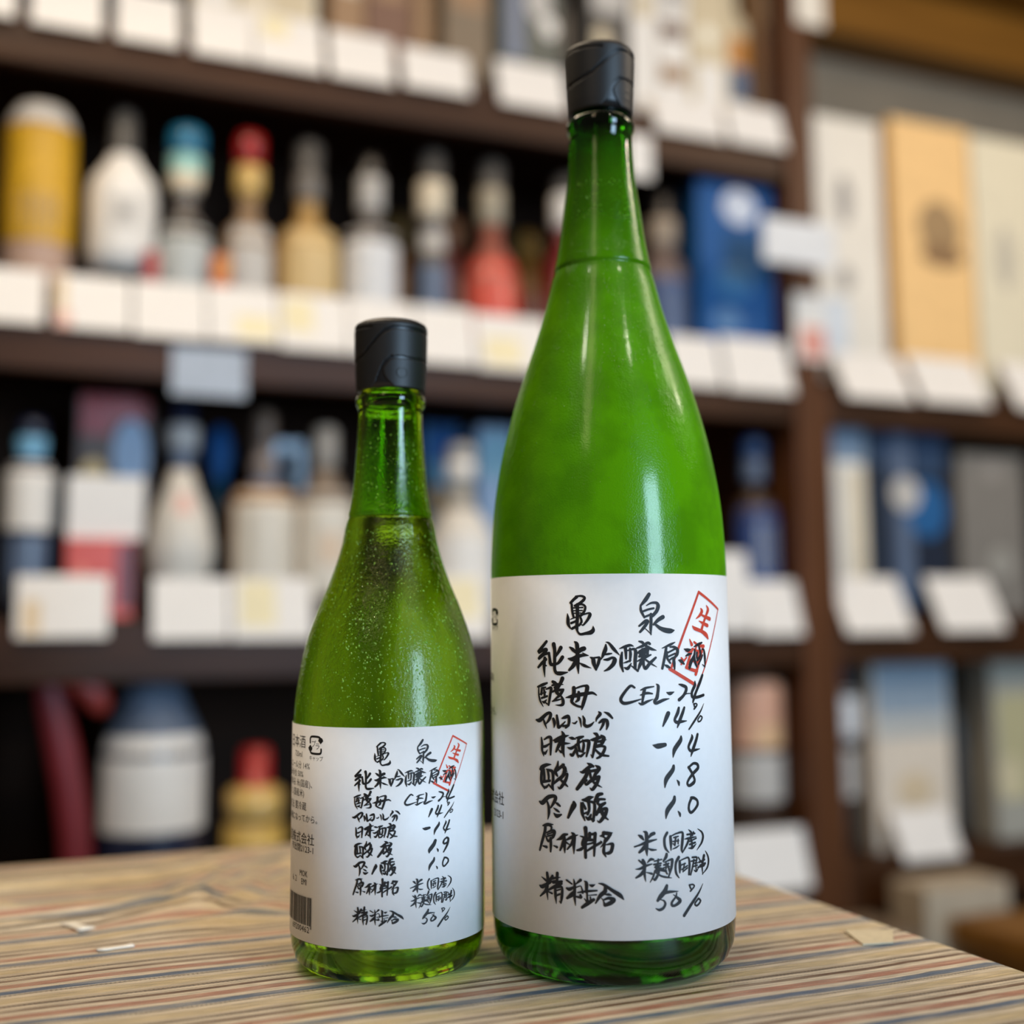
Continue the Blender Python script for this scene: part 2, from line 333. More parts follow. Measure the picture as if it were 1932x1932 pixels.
# brush strokes, 0.01 mm on the label: widths|arc,height,...
INK_DATA = '98,88|-1282,15508,-1420,15399,-1549,15270;55,79,98,79|-1334,15528,-1095,15541,-962,15474,-1015,15364,-1203,15226,-1371,15148;79|-1507,15210,-1490,14949,-1440,14708;69,69,88,88|-1371,15158,-1079,15205,-937,15103,-981,14924,-1106,14765,-1210,14746;47|-1456,15059,-1040,15074;43|-1458,14945,-1062,14955;43|-1459,14844,-1126,14853;118,108,108,69,79,98,137,118,20|-1266,15187,-1273,14667,-1300,14268,-1271,14108,-1158,13998,-932,14027,-729,14066,-626,14165,-628,14324;24,108,108,49|-1694,14831,-1675,14630,-1667,14410,-1573,14239;29,49,59,108,88,59,29|-1569,14599,-1336,14687,-839,14839,-748,14782,-843,14584,-1019,14376,-1101,14376;79,69|-1539,14445,-1380,14508,-1275,14567;88,79|-1500,14225,-1383,14288,-1256,14387;69,79,69|-1149,14686,-1100,14506,-1205,14347;115,126,64|1692,15589,1539,15368,1327,15136;57,87,69|1327,15148,1339,14927,1475,14659;34,69,92,126,115,103|1571,15135,1784,15239,2011,15238,2080,15110,2003,14900,1822,14715;69|1475,14670,1748,14773;69|1431,14903,1654,14979,1879,15022;92,103,92,18|1761,14785,1753,14413,1735,14181,1750,13944;41,27|1751,13972,1634,14089,1490,14218;64,103,92,103,73|1250,14312,1521,14507,1618,14484,1467,14276,1281,14069;137,119,69|2282,14666,2072,14550,1865,14366;64,115,160,149,41|1891,14412,2141,14224,2401,14129,2643,14103,2796,14125;26,87,26|2826,13642,2587,13543,2217,13407;87,98,83|2405,13420,2347,13123,2210,12596;44,83,109,105,65|2585,13450,2768,13448,2939,13334,2906,13135,2742,12994;61|2489,13231,2832,13376;61|2498,13071,2814,13185;61,76,65|2451,13253,2445,13011,2581,12809;98,109,48|2743,13005,2763,12784,2783,12551;44,92,61|2337,12730,2437,12680,2555,12620;61|2519,12910,2677,13006;26,120,26|3275,13362,3463,13309,3645,13339;44,87,26|3361,13077,3517,13138,3701,13164;26,113,61|2973,12916,3105,12876,3256,12755;33,92,61|3821,13441,4071,13533,4311,13601;65,98,87|4104,13504,4210,13130,4013,12888;65,98,127,92|3865,13317,3831,13094,3627,12808,3544,12583;65,109,61|3827,13139,3849,12870,3970,12616;44,76,98,26|4307,13331,4433,13294,4494,12966,4477,12578;55,26|4478,12605,4310,12711;74|3992,13202,3983,12978,4134,12952;65|4333,13082,4219,12905,4057,12719;92,105,98|-2664,13705,-2861,13498,-3071,13300;92,100,96|-3044,13251,-2754,13381,-2674,13339,-3018,13060;105,92,83|-3047,13015,-2783,13175,-2544,13233;98,98,120,105,87,113,120|-2557,13228,-2525,13032,-2497,12832,-2420,12767,-2167,12814,-2042,12926,-1937,13070;109,113,26|-2758,13030,-2797,12673,-2767,12261;105,105,79|-2705,12975,-2896,12827,-3088,12650;52|-2788,12762,-2690,12719;144,120,113,109,109,127,35|-2328,13590,-2286,13345,-2291,12923,-2295,12591,-2222,12441,-2024,12417,-1722,12465;131,105,61|-2006,13453,-2111,13280,-2238,13097;44,127,127,127,26|-1406,13697,-1308,13591,-1289,13260,-1284,12820,-1253,12416;48,109,92|-1613,13474,-1497,13392,-1375,13282;144,144,61|-1012,13419,-1138,13370,-1255,13234;44,144,127,98,22|-1683,13016,-1490,12995,-1280,13102,-1073,13146,-829,13139;35,26|-1072,13243,-847,13146;127,127,79|-1328,12996,-1471,12731,-1649,12553;33,92,17|-1215,12846,-1011,12737,-727,12635;26,122,127,70|-769,13080,-647,12996,-616,12821,-527,12576;61,61,92,100,48|-647,13040,-468,13062,-391,13036,-439,12821,-520,12584;48,127,113,26|-121,13577,-142,13390,-222,13193,-321,12978;26,72,105,22|-115,13675,6,13631,201,13388,422,13152;55,74,39|-152,13177,-23,13201,110,13218;44,92,83,135,127,92,35|-208,12974,-49,12980,129,13049,227,12967,151,12775,-33,12601,-200,12521;26,87,87,26|423,13409,629,13482,853,13541,999,13500;57,105,113,48|525,13259,492,13035,483,12773,560,12493;48,83,113,113,87|760,13336,1008,13388,1085,13271,1055,12921,1049,12614;105,92,61|662,13473,680,13253,687,13008;61,92,61|851,13416,869,13186,841,12901;26,65,48|577,12833,729,12880,876,12945;39,105,39|614,12652,747,12618,889,12813;31,61,61|883,12726,1038,12615,1160,12508;48,87,70|1230,13698,1355,13660,1445,13575;48,92,92,83|1122,13420,1375,13510,1586,13629,1684,13590;87,92,22|1514,13508,1745,13385,1959,13327;83|1233,13281,1465,13395,1603,13331;74|1186,13237,1510,13328;79|1265,13177,1590,13261;122|1383,13356,1412,13059;83|1581,13376,1581,13178;79,65,26|1229,13090,1506,13135,1735,13147;35,92,52|1134,12894,1411,13022,1716,13150;127|1396,13180,1361,12851;127,109,39|1411,13026,1256,12765,1160,12508;105,87,105,105,74|1386,12961,1409,12719,1490,12613,1662,12803,1928,13034;61,65,17|1502,12955,1709,12803,1963,12662;57,100,61|-3131,11852,-2880,11941,-2659,12019;52,61,74,22|-3075,11843,-3078,11553,-3006,11289,-2855,11055;57|-2922,11813,-2732,11840;83|-2914,11802,-2953,11557;48,92,61|-2827,11805,-2789,11628,-2791,11429;39,96,96,87,61|-2720,11763,-2471,11824,-2513,11569,-2563,11302,-2596,11129;39|-3022,11555,-2716,11652;70|-2936,11402,-2665,11487;39,92,35|-2902,11270,-2807,11240,-2693,11343;48|-2753,11230,-2601,11142;135,113,105,39|-1949,12215,-2029,12042,-2205,11796,-2460,11636;100,100,61|-2391,12073,-2277,12033,-2227,11990;52,100,26|-2431,11920,-2253,11972,-1920,11973;83,96,61|-2305,11839,-2131,11749,-1911,11775;96,96,26|-1935,11746,-2085,11535,-2413,11289;118|-2223,11973,-2236,11708,-2170,11610;52,100,105,74,17|-2035,11536,-1940,11362,-1938,11197,-2041,11140,-2268,11143;39,61,35|-2418,11284,-2186,11343,-2013,11382;127,122,105,83,74,70|-1460,11841,-1462,11633,-1555,11325,-1492,11217,-1331,11128,-1171,11091;52,65,74,127,118,105,39|-1390,11820,-1182,11895,-1000,11929,-899,11875,-984,11507,-1086,11179,-1138,10982;26,113,127,105,83,39|-1807,11448,-1558,11500,-1233,11570,-914,11624,-690,11649,-529,11563;87|-1259,11675,-1232,11592;105,100,48|-1257,11504,-1281,11373,-1391,11280;61,83,87,96,96,105,87,35|1012,11851,856,11925,664,11746,464,11465,461,11313,588,11234,833,11266,1267,11390;39,74,39|1265,11749,1478,11831,1818,11881;96,105,74,61|1431,11801,1381,11605,1342,11388,1304,11193;39,83,48|1248,11551,1520,11625,1748,11598;39,83,83,22|1180,11239,1304,11189,1513,11285,1779,11379;31,96,96,113,87,105,92,26|1933,11977,2010,11894,1992,11658,1939,11419,1834,11302,1910,11219,2228,11333,2487,11382;26,113,26|2380,11637,2536,11587,2724,11643;39,92,105,105,96,113|2976,11943,3132,11899,3328,11813,3323,11663,3175,11469,2971,11322;61,39,26|3175,11469,3348,11551,3616,11552;39,113,96,96,96,92|3826,12040,3813,11867,3648,11606,3672,11406,3958,11389,4338,11457;96,113,92,105,61|4292,12270,4113,11967,3867,11576,3765,11380,3690,11195;140,127,48|2434,10798,2334,10601,2183,10297;83,113,87,105,96,26|2940,10998,2881,10799,2733,10542,2817,10429,3033,10442,3323,10461;74,105,105,35|3217,11001,3126,10789,2952,10446,2851,10214;61,44,57,61|3731,11120,3877,11131,3907,11058,3749,10920;57|3740,11115,3777,11002;13,52,74,52|4342,11113,4138,10829,3764,10450,3440,10119;48,52,52,48,48,48|4096,10632,4213,10558,4122,10430,3987,10394,3951,10484,4102,10627;61,135,105,96,109,98,39|-3219,10509,-3035,10508,-2733,10745,-2574,10817,-2502,10753,-2577,10553,-2737,10366;52,87,17|-2861,10564,-2791,10390,-2695,10167;96,109,26|-2384,10581,-2335,10429,-2350,10236;74,105,96,74,39|-2219,10723,-2185,10478,-2150,10260,-2052,10303,-1851,10488;52,105,96,96,83,61|-1979,10616,-1853,10663,-1710,10706,-1677,10536,-1714,10361,-1830,10244;74|-1949,10310,-1703,10339;22,61,39|-1544,10452,-1433,10433,-1346,10515;22,74,26|-1284,10690,-1212,10589,-1167,10290;39,87,96,105,83,26|-1097,10728,-1042,10592,-1045,10397,-933,10322,-776,10379,-645,10504;39,105,74,26|-451,10906,-393,10815,-528,10641,-563,10515;26,92,61|-233,10896,-63,10816,93,10653;61,105,105,96,39|-436,10468,-286,10573,-133,10556,-103,10383,-149,10204;96,83,48|-243,10556,-289,10383,-403,10183;48,96,83,26|-2966,9814,-2936,9556,-2934,9293,-2855,9071;48,83,105,96,61|-2826,9738,-2638,9841,-2509,9814,-2513,9512,-2530,9146;83,83,48|-2856,9451,-2748,9478,-2584,9574;83,83,22|-2859,9209,-2779,9192,-2671,9344;39,127,127,105,17|-1998,10096,-1935,9950,-1963,9644,-1962,9317,-1894,9072;48,140,127,22|-2387,9725,-2206,9761,-1960,9879,-1701,9946;83|-2302,9674,-1913,9793;127,105,61|-2060,9684,-2180,9461,-2275,9278;96,22|-1915,9623,-1646,9632;26,83,61|-2167,9374,-2041,9279,-1966,9404;26,96,26|-1690,9864,-1557,9839,-1411,9802;26,96,61|-1767,9476,-1609,9438,-1376,9575;74,96,52|-1636,9199,-1543,9176,-1395,9466;26,105,61|-1422,9860,-1257,9868,-1093,9917;83,96,83|-1280,9838,-1306,9620,-1253,9362;83,96,35|-1423,9487,-1379,9315,-1309,9084;52,83,105,105,48|-1214,9709,-1032,9752,-875,9733,-890,9499,-974,9127;26,83,83|-1121,9802,-1075,9582,-1128,9322;61|-1305,9350,-1117,9311;48,83,48|-1274,9171,-1199,9143,-1034,9281;65|-1422,9574,-1214,9698;39,105,61|-663,10058,-560,10018,-490,9954;26,105,96|-814,9792,-674,9801,-403,9894;96,105,61|-517,9915,-610,9612,-729,9105;52,22|-729,9105,-798,9214;52,127,105,74|-366,9974,-265,9869,-323,9679,-412,9570;70,83,22|-586,9715,-388,9743,-160,9803;79|-634,9521,-452,9592;61,74,83,96,83,61|-590,9500,-369,9549,-220,9507,-285,9313,-419,9140,-548,9069;61,83,83,61|-613,9417,-461,9268,-308,9194,-86,9163;83,127,105,26|-3037,8541,-2948,8630,-2731,8730,-2509,8758;96,105,96,39|-2963,8502,-2994,8193,-2969,7977,-2831,7773;127,96,96|-2894,8550,-2843,8291,-2846,8094;39,83,105,96,96,48|-2733,8560,-2577,8526,-2449,8468,-2422,8187,-2456,7924,-2415,7744;83,83,61|-2676,8520,-2631,8305,-2634,8108;83|-2900,8047,-2577,8112;39,83,39|-2849,7876,-2769,7838,-2631,7956;61|-2636,7956,-2432,7774;39,96,96,105,61|-2185,8901,-2220,8697,-2317,8540,-2298,8433,-2225,8321;96|-2247,8539,-1946,8775;39,52|-2003,8809,-1851,8671;74,39|-1952,8640,-1803,8517;127,113,96,61|-1881,8605,-1980,8340,-2227,8154,-2384,8011;61,74,83,105,105,74,22|-2055,8207,-1908,8383,-1788,8414,-1863,8173,-2010,7950,-2133,7831,-2211,7900;52,96,39|-2128,8203,-1936,8061,-1776,7925;26,105,83|-948,8877,-822,8811,-707,8749;26,105,105,61|-1249,8531,-1117,8520,-890,8702,-707,8759;105,118,127,105|-902,8680,-1007,8355,-1215,8048,-1377,7845;39,127,105,83|-616,8787,-475,8683,-606,8471,-696,8315;92|-844,8552,-599,8600;83|-859,8595,-807,8317,-763,8275;74,65,83,105,105|-987,8205,-1051,8118,-990,8033,-832,8166,-493,8344;105,105,96,22|-476,8344,-567,8086,-748,7842,-851,7913;61,83,22|-808,8231,-612,8064,-368,7935;61|-647,8363,-449,8345;61,144,127,109,118,105,52|-3089,7248,-2938,7216,-2668,7450,-2410,7515,-2316,7456,-2388,7279,-2544,7047;61,96,96,26|-2723,7298,-2647,7087,-2637,6828,-2692,6575;26,83,61|-2343,7264,-2239,7224,-2125,7140;22,83,39|-2421,7054,-2267,6963,-2152,6902;26,127,52|-2411,6850,-2270,6741,-2068,6808;87,170,127,79|-1522,7323,-1519,7210,-1643,6979,-1771,6710;61,127,127,22|-1162,7428,-1021,7433,-863,7519,-703,7559;39,105,96,39|-1229,7323,-1194,7084,-1170,6872,-1071,6624;83|-1153,7300,-1044,7090;61,96,83,83|-977,7370,-911,7308,-893,7052,-962,6875;83,83,96,96,74|-866,7373,-711,7334,-665,7186,-696,6887,-744,6613;61|-1096,6896,-889,6988;52,105,61|-1031,6770,-920,6689,-825,6862;83|-853,6712,-717,6648;96,118,105|-372,7682,-531,7633,-644,7396;83,83,74|-667,7374,-489,7467,-266,7470;83|-489,7467,-553,7317,-427,7234;74,105,83|-251,7321,-428,7191,-608,6864;70|-489,7232,-251,7338;61,96,96,118,105,74,26|-608,6889,-386,7064,-194,7105,-258,6874,-392,6681,-492,6581,-572,6639;122,96,48|-388,6979,-303,6810,-146,6688;39,105,26|-2944,6307,-2708,6371,-2445,6393;105,105,96,70|-2814,6319,-2844,6078,-2978,5698,-3099,5336;39,74,52|-2682,6352,-2528,6300,-2555,6143;39,74,96,105,52|-2765,6042,-2504,6158,-2378,6114,-2456,5918,-2533,5843;44|-2739,5980,-2454,6091;52,83,61|-2793,5910,-2690,5726,-2503,5850;52|-2714,5913,-2476,5981;96,96,61|-2572,5844,-2562,5587,-2576,5322;44,92|-2932,5509,-2767,5482;26,83|-2440,5570,-2281,5521;26,105,105,61|-2290,5803,-2110,5877,-1963,6016,-1815,6051;83,105,96,26|-1963,6020,-1937,5787,-1945,5551,-1934,5322;96,96,61|-1965,5849,-2040,5630,-2140,5413;74,39|-1895,5747,-1750,5671;52,96,26|-1851,5835,-1634,5955,-1372,6055;39,127,105,26|-1636,6130,-1540,6025,-1545,5662,-1545,5314;96,83,48|-1565,5917,-1637,5700,-1828,5470;22,61,39|-1284,6021,-1176,5990,-1083,5951;127,105,96,92|-1055,6339,-1041,6070,-1069,5644,-1065,5195;100|-1110,5940,-1175,5767,-1181,5681;100,100,83|-884,6139,-909,5947,-1067,5814;61,92,61|-1415,5457,-1251,5504,-1087,5643;105,96,61|-664,6142,-691,5785,-721,5272;83|-907,6092,-659,6125;92|-928,5883,-795,5888;61|-1002,5711,-801,5760,-686,5828;61,83,79,26|-1010,5452,-760,5613,-450,5791,-402,5835;39,13|-406,5813,-464,5876;39,100,52|-472,6045,-359,6068,-308,6218;105,113,26|-335,6171,-140,6152,19,6179;96,92,22|-53,6136,-209,5901,-460,5607;52|-359,6022,-204,5944;83,83,96,39|-274,5900,-322,5625,-332,5413,-250,5250;39,83,105,105,96,52|-234,5711,-38,5751,22,5709,-43,5459,-174,5384,-271,5404;26,74|-3021,4288,-2809,4169;96,105,96,17|-2753,4464,-2722,4200,-2767,3789,-2729,3427;83,100,83|-2501,4379,-2632,4188,-2790,4038;48,118,83|-3121,3939,-2979,3914,-2601,4127;96,96,48|-2764,4003,-2846,3758,-3101,3530;39,61|-2715,3752,-2530,3698;105,83,74|-2279,4505,-2304,4158,-2356,3957;100,22|-2528,4284,-2147,4357;70|-2479,4119,-2078,4204;57|-2529,4156,-2303,4217;61,96,96|-2688,3819,-2406,3977,-2104,4129;83,96,17|-2381,3959,-2373,3619,-2334,3320;52,83,83,96,48|-2331,3938,-2134,3999,-2068,3904,-2091,3605,-2131,3364;48|-2308,3834,-2155,3891;61|-2310,3643,-2182,3702;48,17|-2131,3364,-2207,3439;61,52|-1872,4274,-1654,4145;26,83,96,22|-1571,4331,-1532,4116,-1545,3693,-1504,3321;96,39|-1286,4315,-1474,4158;61,105,61|-1876,3963,-1755,3930,-1563,4029;92,135,74|-1543,3862,-1664,3726,-1858,3579;39,35,48,74|-1499,4008,-1294,4085,-1228,3966,-1208,3837;48,83,61|-1509,3674,-1300,3646,-1250,3670;79,26|-1299,3731,-1287,3599;22,105,87|-1141,4294,-1046,4204,-1051,3867;39,96,26|-918,4151,-826,4121,-709,4170;39,74,48|-1415,3828,-1006,3903,-628,3942;61,61,74|-1029,3851,-1019,3621,-999,3496;22,61|-1148,3618,-1052,3510;22,44|-986,3744,-652,3784;83,118,96|-1238,3268,-1013,3428,-764,3591;44|-899,3690,-876,3456;22,83,105,127,35|-569,4221,-367,4179,-25,3966,274,3779,418,3616;83,127,113,39|-304,4088,-311,3920,-504,3747,-694,3451;26,83,26|-313,3794,-179,3805,-54,3778;22,39,83|-466,3668,-377,3562,-332,3392;52,92,127,127,100|-355,3600,-159,3667,30,3607,-98,3484,-315,3392;26,161,127|1727,9567,1934,9517,2255,9559;61,135,140,26|3020,9857,2980,9689,2700,9355,2614,9046;26,105,83,92,83,22|3574,9904,3591,9765,3393,9426,3499,9255,3743,9272,4016,9301;92,105,105,26|3907,9889,3819,9663,3604,9259,3506,9029;83,135,148,26|2631,8712,2575,8537,2290,8207,2208,7871;17,83,48|2766,8148,2847,8046,2871,7930;70,83,92,105,105,83,74,92,113,83,83,92|3390,8613,3632,8743,3848,8694,3881,8538,3619,8357,3375,8140,3284,7972,3381,7878,3606,7970,3677,8095,3558,8344,3367,8608;83,135,148,26|2641,7492,2593,7308,2309,6982,2227,6660;17,83,48|2784,6925,2866,6816,2889,6711;105,92,83,92,83,92,83,83,92|3473,7383,3616,7371,3790,7257,3806,7082,3599,6884,3425,6813,3329,6951,3358,7165,3482,7375;39,105,113,113,26|1268,6206,1373,6143,1389,5846,1373,5529,1393,5266;48,105,39|1064,6069,1167,6002,1270,5876;105,105,48|1697,6119,1576,6071,1459,5945;48,61,96,39|887,5629,1094,5687,1411,5798,1796,5880;105,113,74|1340,5674,1225,5534,1077,5408;39,74,39|1451,5547,1586,5488,1778,5478;83,83,83,74,35|2267,6112,2148,5913,2142,5658,2198,5485,2324,5344;83,96,35|2407,5960,2425,5724,2423,5422;39,52,74,96,83,26|2457,5974,2687,6052,2977,6065,2968,5745,2922,5428,2954,5271;48|2556,5902,2767,5933;48|2526,5755,2788,5760;61|2658,5920,2604,5604;48|2764,5826,2759,5651;39|2524,5670,2603,5583;26,52,22|2501,5459,2673,5513,2812,5587;26,74,61|3292,6149,3423,6025,3396,5894;61|3207,5966,3604,5974;57|3541,6035,3483,5907;26,74,26|3073,5800,3301,5817,3679,5837;74,74,35|3301,5796,3182,5575,2955,5280;70|3388,5830,3452,5591,3432,5422;48|3326,5686,3683,5778;61|3322,5570,3622,5617;22,83,17|3255,5429,3462,5427,3684,5567;22,61,83,74,17|3779,6136,4007,5985,4082,5803,3991,5576,3706,5310;83,105,96,22|1216,5108,1280,4941,1264,4626,1315,4281;48,74|1049,5107,1218,4965;61,83,26|1651,5111,1532,5121,1394,4996;22,74,83,39|914,4764,1098,4779,1301,4873,1581,4943;96,96,48|1253,4707,1116,4547,919,4434;26,74|1341,4634,1571,4570;48|1691,5045,2002,5095;61|1856,5104,1832,4872;57|1666,4920,1974,4948;57|1709,4812,1949,4865;79|1763,4919,1780,4664;70|1848,4783,2064,4710;48,61,22|1707,4685,1632,4462,1497,4241;70,74,83,26|1895,4759,1842,4534,1699,4332,1619,4382;48,61,61,22|1751,4599,1958,4464,2195,4394,2422,4355;79|1940,4693,2182,4638;83,96,48|2223,5292,2190,5167,2067,5023;26,70,92,83,48|2089,4973,2408,5062,2470,5030,2425,4747,2293,4414;57|2087,4873,2306,4921;48|2186,4972,2184,4723;48|2084,4768,2332,4796;57|2257,4904,2328,4627;57|2130,4680,2228,4525;96,83,74,74,35|2771,5122,2644,4941,2613,4710,2645,4495,2764,4329;83,96,48|2813,4965,2820,4734,2806,4519;39,48,61,83,74|2840,4983,3056,5048,3249,5055,3298,4793,3257,4409;48|2888,4809,3083,4854;48|3050,4857,2967,4614;48|2909,4636,3190,4757;48|2960,4546,3187,4672;61|3449,5051,3687,5024,3658,4877;48|3387,4908,3689,4921;61,61,48|3534,4956,3436,4628,3341,4378;48|3500,4809,3716,4810;48|3467,4685,3713,4720;48|3620,4839,3644,4497;26,61,26|3521,4550,3638,4485,3774,4610;105,74,22|4110,5042,3989,4669,4009,4316;48|3779,5013,3936,4801;61|3803,4817,4137,4883;79|3868,4680,4165,4728;57|4125,4734,4088,4652,3741,4631;22,61,74,61,17|4202,5219,4344,5012,4388,4789,4289,4543,3970,4321;92,144,135,83|2204,4071,2110,3863,1916,3666,1796,3523;83,92,22|2013,3781,2303,3822,2711,3811;22,52,74,83,83,22|1862,3565,2054,3509,2122,3378,2023,3218,1858,3167,1704,3233;35,52,74,83,83,113,70|2643,3759,2596,3611,2415,3417,2424,3290,2587,3291,2796,3439,2596,3615;31|2492,3699,2626,3604;48,52,52,52|3253,3998,3444,3995,3514,3910,3307,3751;57|3267,3990,3330,3851;13,61,96,100|4002,3962,3761,3647,3333,3234,2969,2850;61,61,61,61,61,61|3729,3417,3843,3316,3746,3201,3607,3152,3530,3251,3722,3413'
STAMP_DATA = '73,69|4196,15702,3335,14108,2588,12542;82,69|4195,15688,5684,14984;41|5685,14996,4567,12764,3953,11820;96|2549,12571,3129,12255,3836,11894;41,110,87,27|4302,15008,4370,14896,4224,14729,3996,14594;27,110,87,87,101|4686,15141,4802,14968,4654,14728,4446,14395,4311,14105;50,87,119|4300,14760,4610,14657,4916,14579;27,87,110|4171,14496,4438,14395,4728,14304;27,101,101,133,64|3761,14297,3902,14190,4309,14070,4618,13916,4745,13767;27,101|3583,13757,3701,13532;87|3387,13310,3594,13231;64,50|3120,12751,3399,13013;55|3128,13000,3208,12916;64,78,101|3841,13631,4103,13492,4426,13455;87,78,101|4407,13463,4201,13022,3892,12321;78|3721,13334,3548,12991,3373,12593;92|3374,12616,3660,12515,3965,12440;64|3722,13358,4059,13262,4320,13209;64|3961,13447,3812,13102,3672,12866;64|4172,13396,4015,13022;64|3546,12916,4118,12760'
NINE_DATA = '118,152,147,29|1979,5659,1900,5503,1722,5305,1695,5179;20,74,44|2050,5337,2093,5272,2104,5211;64,69,83,74,69,69|2540,5728,2408,5642,2363,5538,2423,5483,2571,5538,2603,5679;74,93,98,54|2531,5719,2619,5653,2562,5430,2371,5159'

# ------------------------------------------------------------------ table and striped cloth
TX1, TY1 = .393, .8165
t = thing('table', 'table hidden under the striped cloth', 'table', (-.15, .5, 0))
obj('tabletop', bm_box(-.75+.15, TX1-.004+.15, .15-.5, TY1-.004-.5, TZ-.032, TZ-.0022, .003), DARKWOOD, t, False)
for x in (-.70, TX1-.06):
    for y in (.20, TY1-.06):
        obj('leg', bm_box(x-.02+.15, x+.02+.15, y-.02-.5, y+.02-.5, 0, TZ-.0325, .002), DARKWOOD, t, False)

def stripe_mat():
    m, nt, p = nodes_of('striped_cotton'); L = nt.links.new
    N = nt.nodes.new
    geo = N('ShaderNodeTexCoord'); sx = N('ShaderNodeSeparateXYZ'); L(geo.outputs['UV'], sx.inputs[0])
    def math_(op, a, b=None):
        n = N('ShaderNodeMath'); n.operation = op
        for i, v in enumerate((a, b)):
            if v is None: continue
            if isinstance(v, (int, float)): n.inputs[i].default_value = v
            else: L(v, n.inputs[i])
        return n.outputs[0]
    nz = N('ShaderNodeTexNoise'); nz.inputs['Scale'].default_value = 9; L(geo.outputs['UV'], nz.inputs['Vector'])
    v = math_('ADD', sx.outputs['Y'], math_('MULTIPLY', math_('SUBTRACT', nz.outputs['Fac'], .5), .004))
    t = math_('FRACT', math_('DIVIDE', math_('SUBTRACT', 1.0070, v), .0425))
    r = N('ShaderNodeValToRGB'); r.color_ramp.interpolation = 'LINEAR'
    cream = (.66, .56, .41); blue = (.11, .15, .21); red = (.42, .20, .13); yel = (.56, .44, .25); brown = (.16, .09, .05); grey = (.34, .26, .17)
    st = [(0, blue), (.045, blue), (.06, cream), (.17, cream), (.20, yel), (.33, yel), (.36, cream), (.42, grey), (.46, grey), (.48, cream), (.555, cream), (.57, brown), (.62, brown), (.64, cream),
          (.715, cream), (.735, red), (.84, red), (.86, cream), (.925, cream), (.945, blue), (1, blue)]
    e = r.color_ramp.elements
    while len(e) < len(st): e.new(.5)
    for el, (q, c) in zip(e, st): el.position = q; el.color = (*c, 1)
    L(t, r.inputs['Fac'])
    # rows of dark stitches beside the blue and in the middle of the period
    dash = math_('GREATER_THAN', math_('FRACT', math_('ADD', math_('MULTIPLY', sx.outputs['X'], 520), math_('MULTIPLY', sx.outputs['Y'], 900))), .45)
    def band(a, b): return math_('MULTIPLY', math_('GREATER_THAN', t, a), math_('LESS_THAN', t, b))
    d = math_('MULTIPLY', dash, math_('MAXIMUM', math_('MAXIMUM', band(.065, .105), band(.425, .47)), math_('MULTIPLY', band(.52, .545), .5)))
    mx = N('ShaderNodeMixRGB'); L(math_('MULTIPLY', d, .95), mx.inputs[0]); 
    n4 = N('ShaderNodeTexNoise'); n4.inputs['Scale'].default_value = 38; n4.inputs['Detail'].default_value = 6
    mp4 = N('ShaderNodeMapping'); mp4.inputs['Scale'].default_value = (1, 5, 1); L(geo.outputs['UV'], mp4.inputs['Vector']); L(mp4.outputs[0], n4.inputs['Vector'])
    fade = N('ShaderNodeMapRange'); fade.inputs['From Min'].default_value = .40; fade.inputs['From Max'].default_value = .66; fade.inputs['To Max'].default_value = .36; L(n4.outputs['Fac'], fade.inputs['Value'])
    m0 = N('ShaderNodeMixRGB'); L(fade.outputs[0], m0.inputs[0]); L(r.outputs['Color'], m0.inputs[1]); m0.inputs[2].default_value = (*cream, 1); L(m0.outputs[0], mx.inputs[1]); mx.inputs[2].default_value = (.03, .018, .012, 1)
    # twill weave and slubs
    tw = math_('FRACT', math_('ADD', math_('MULTIPLY', sx.outputs['X'], 1100), math_('MULTIPLY', sx.outputs['Y'], 700)))
    twd = math_('ABSOLUTE', math_('SUBTRACT', tw, .5))
    n2 = N('ShaderNodeTexNoise'); n2.inputs['Scale'].default_value = 60; n2.inputs['Detail'].default_value = 5
    mp = N('ShaderNodeMapping'); mp.inputs['Scale'].default_value = (1, 14, 1); L(geo.outputs['UV'], mp.inputs['Vector']); L(mp.outputs[0], n2.inputs['Vector'])
    val = math_('ADD', math_('MULTIPLY', math_('SUBTRACT', n2.outputs['Fac'], .5), 1.5), math_('ADD', .76, math_('MULTIPLY', twd, .9)))
    hs = N('ShaderNodeHueSaturation'); L(mx.outputs[0], hs.inputs['Color']); L(val, hs.inputs['Value'])
    L(hs.outputs[0], p.inputs['Base Color'])
    b = N('ShaderNodeBump'); b.inputs['Strength'].default_value = .35; b.inputs['Distance'].default_value = .0006
    L(math_('ADD', twd, math_('MULTIPLY', n2.outputs['Fac'], 1.0)), b.inputs['Height']); L(b.outputs['Normal'], p.inputs['Normal'])
    p.inputs['Roughness'].default_value = .36; p.inputs['Specular IOR Level'].default_value = .5
    return m
CLOTHM = stripe_mat()
def cloth_fold(s, edge, r=.006):
    """distance along the cloth -> (horizontal, drop)"""
    if s <= edge: return s, 0.0
    d = s-edge
    if d < r*PI/2: return edge+r*math.sin(d/r), r*(1-math.cos(d/r))
    return edge+r, r+(d-r*PI/2)
